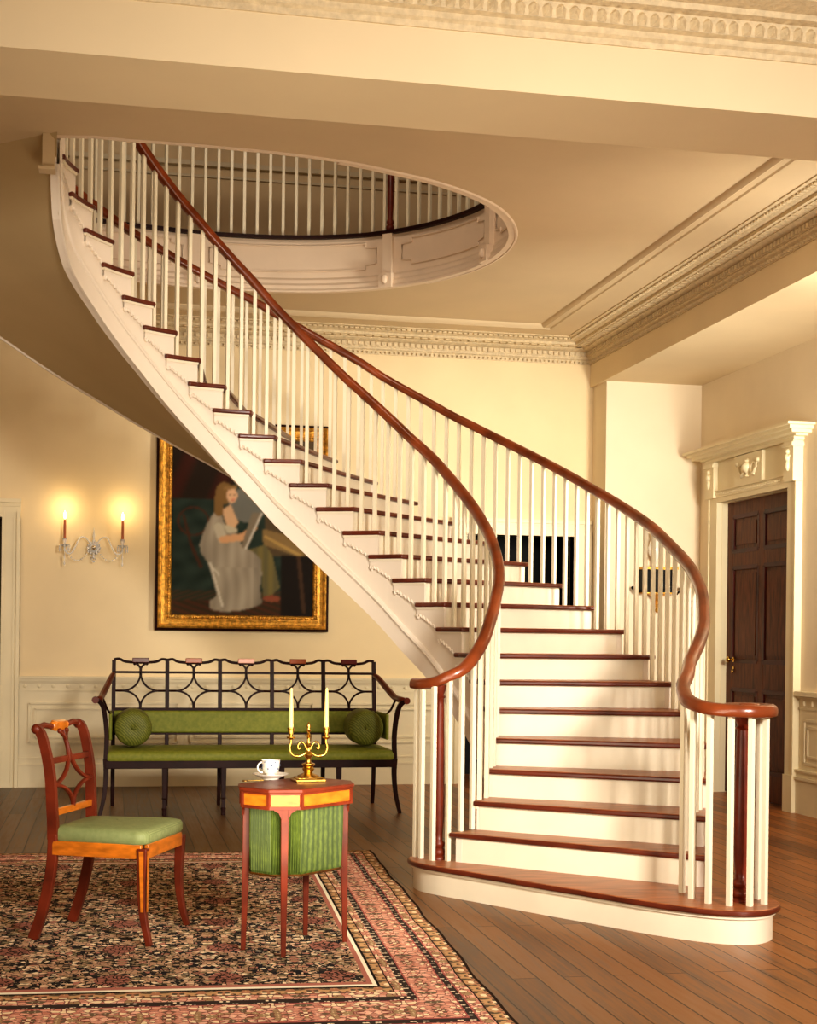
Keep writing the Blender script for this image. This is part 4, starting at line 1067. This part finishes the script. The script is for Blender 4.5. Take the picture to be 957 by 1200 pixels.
chain(sc,(-.03,-.02),(.03,-.02),.10,12,y=-.09)
MB().lathe([(0,-.10),(.012,-.08),(.004,-.05),(0,-.04)],(0,-.08,0),6).build('drops',M['cryst'],sc,smooth=0)

# ------------------------------------------------------------------ black bracket with vase on the aisle wall
wb=thing('wall_bracket','black and gilt wall bracket on the far wall behind the stair balusters','bracket',(4.66,YA,1.72))
MB().box((-.15,-.14,-.02),(.15,0,.18)).build('box',M['black'],wb,bevel=.004)
MB().box((-.165,-.155,.18),(.165,0,.20)).box((-.155,-.145,-.03),(.155,0,-.02)).lathe([(.01,.0),(.012,.008),(.0,.012)],(0,-.148,.2),8).build('gilt_edge',M['gold'],wb)
mb=MB(); mb.lathe([(0,-.20),(.02,-.18),(.012,-.15),(.035,-.12),(.02,-.09),(.06,-.05),(.09,-.03)],(0,-.07,0),12); mb.build('pendant',M['gold'],wb,smooth=60)
for sg in(-1,1): MB().tube([(sg*.14,-.05,0),(sg*.19,-.06,-.03),(sg*.22,-.06,.01)],.010,6).ball((sg*.22,-.06,.02),.016,8).build('scroll',M['black'],wb)
vs=MB(); vs.lathe([(.03,0),(.032,.01),(.012,.03),(.02,.06),(.055,.12),(.06,.17),(.04,.23),(.028,.26),(.04,.29),(.036,.30),(0,.29)],(0,0,0),16)
o=vs.build('urn_vase',M['porc'],smooth=60); o.location=(4.63,YA-.08,1.92); tag(o,'pale porcelain vase standing on the black and gilt wall bracket','vase')

# ------------------------------------------------------------------ lights
def area(name,loc,target,size,power,col=(1,.86,.66),sy=None,spread=180):
    l=bpy.data.lights.new(name,'AREA'); l.energy=power; l.color=col; l.size=size; l.spread=rad(spread)
    if sy: l.shape='RECTANGLE'; l.size_y=sy
    o=bpy.data.objects.new(name,l); COL.objects.link(o); o.location=loc
    o.rotation_euler=(Vector(target)-Vector(loc)).to_track_quat('-Z','Y').to_euler(); return o
area('key_light',(2.9,-.6,3.0),(2.0,8.5,.5),1.0,104,(1,.92,.82),spread=68)
area('fill_light',(-2.0,.2,2.6),(.8,8,1.2),2.2,88,(1,.88,.74))
area('aisle_light',(4.6,7.3,2.5),(4.7,9.6,3.54),.5,42,(1,.94,.82))
area('aisle_wash',(4.85,7.6,1.9),(2.9,12.6,2.5),.7,42,(1,.94,.80),spread=80)
area('upper_light',(.8,7.2,6.5),(.9,11.4,4.2),1.2,60,(1,.82,.66))
area('hall_bounce',(-2.6,9.5,2.2),(.5,12.6,1.6),1.2,10,(1,.80,.56))
area('stair_glow',(.9,5.2,.9),(1.2,9.0,3.8),1.4,34,(1,.88,.68))
wd=bpy.data.worlds.new('world'); bpy.context.scene.world=wd; wd.use_nodes=True
wd.node_tree.nodes['Background'].inputs[0].default_value=(.9,.75,.55,1); wd.node_tree.nodes['Background'].inputs[1].default_value=.1
sc_=bpy.context.scene; sc_.view_settings.view_transform='Standard'; sc_.view_settings.exposure=0.02; sc_.view_settings.look='Medium High Contrast'
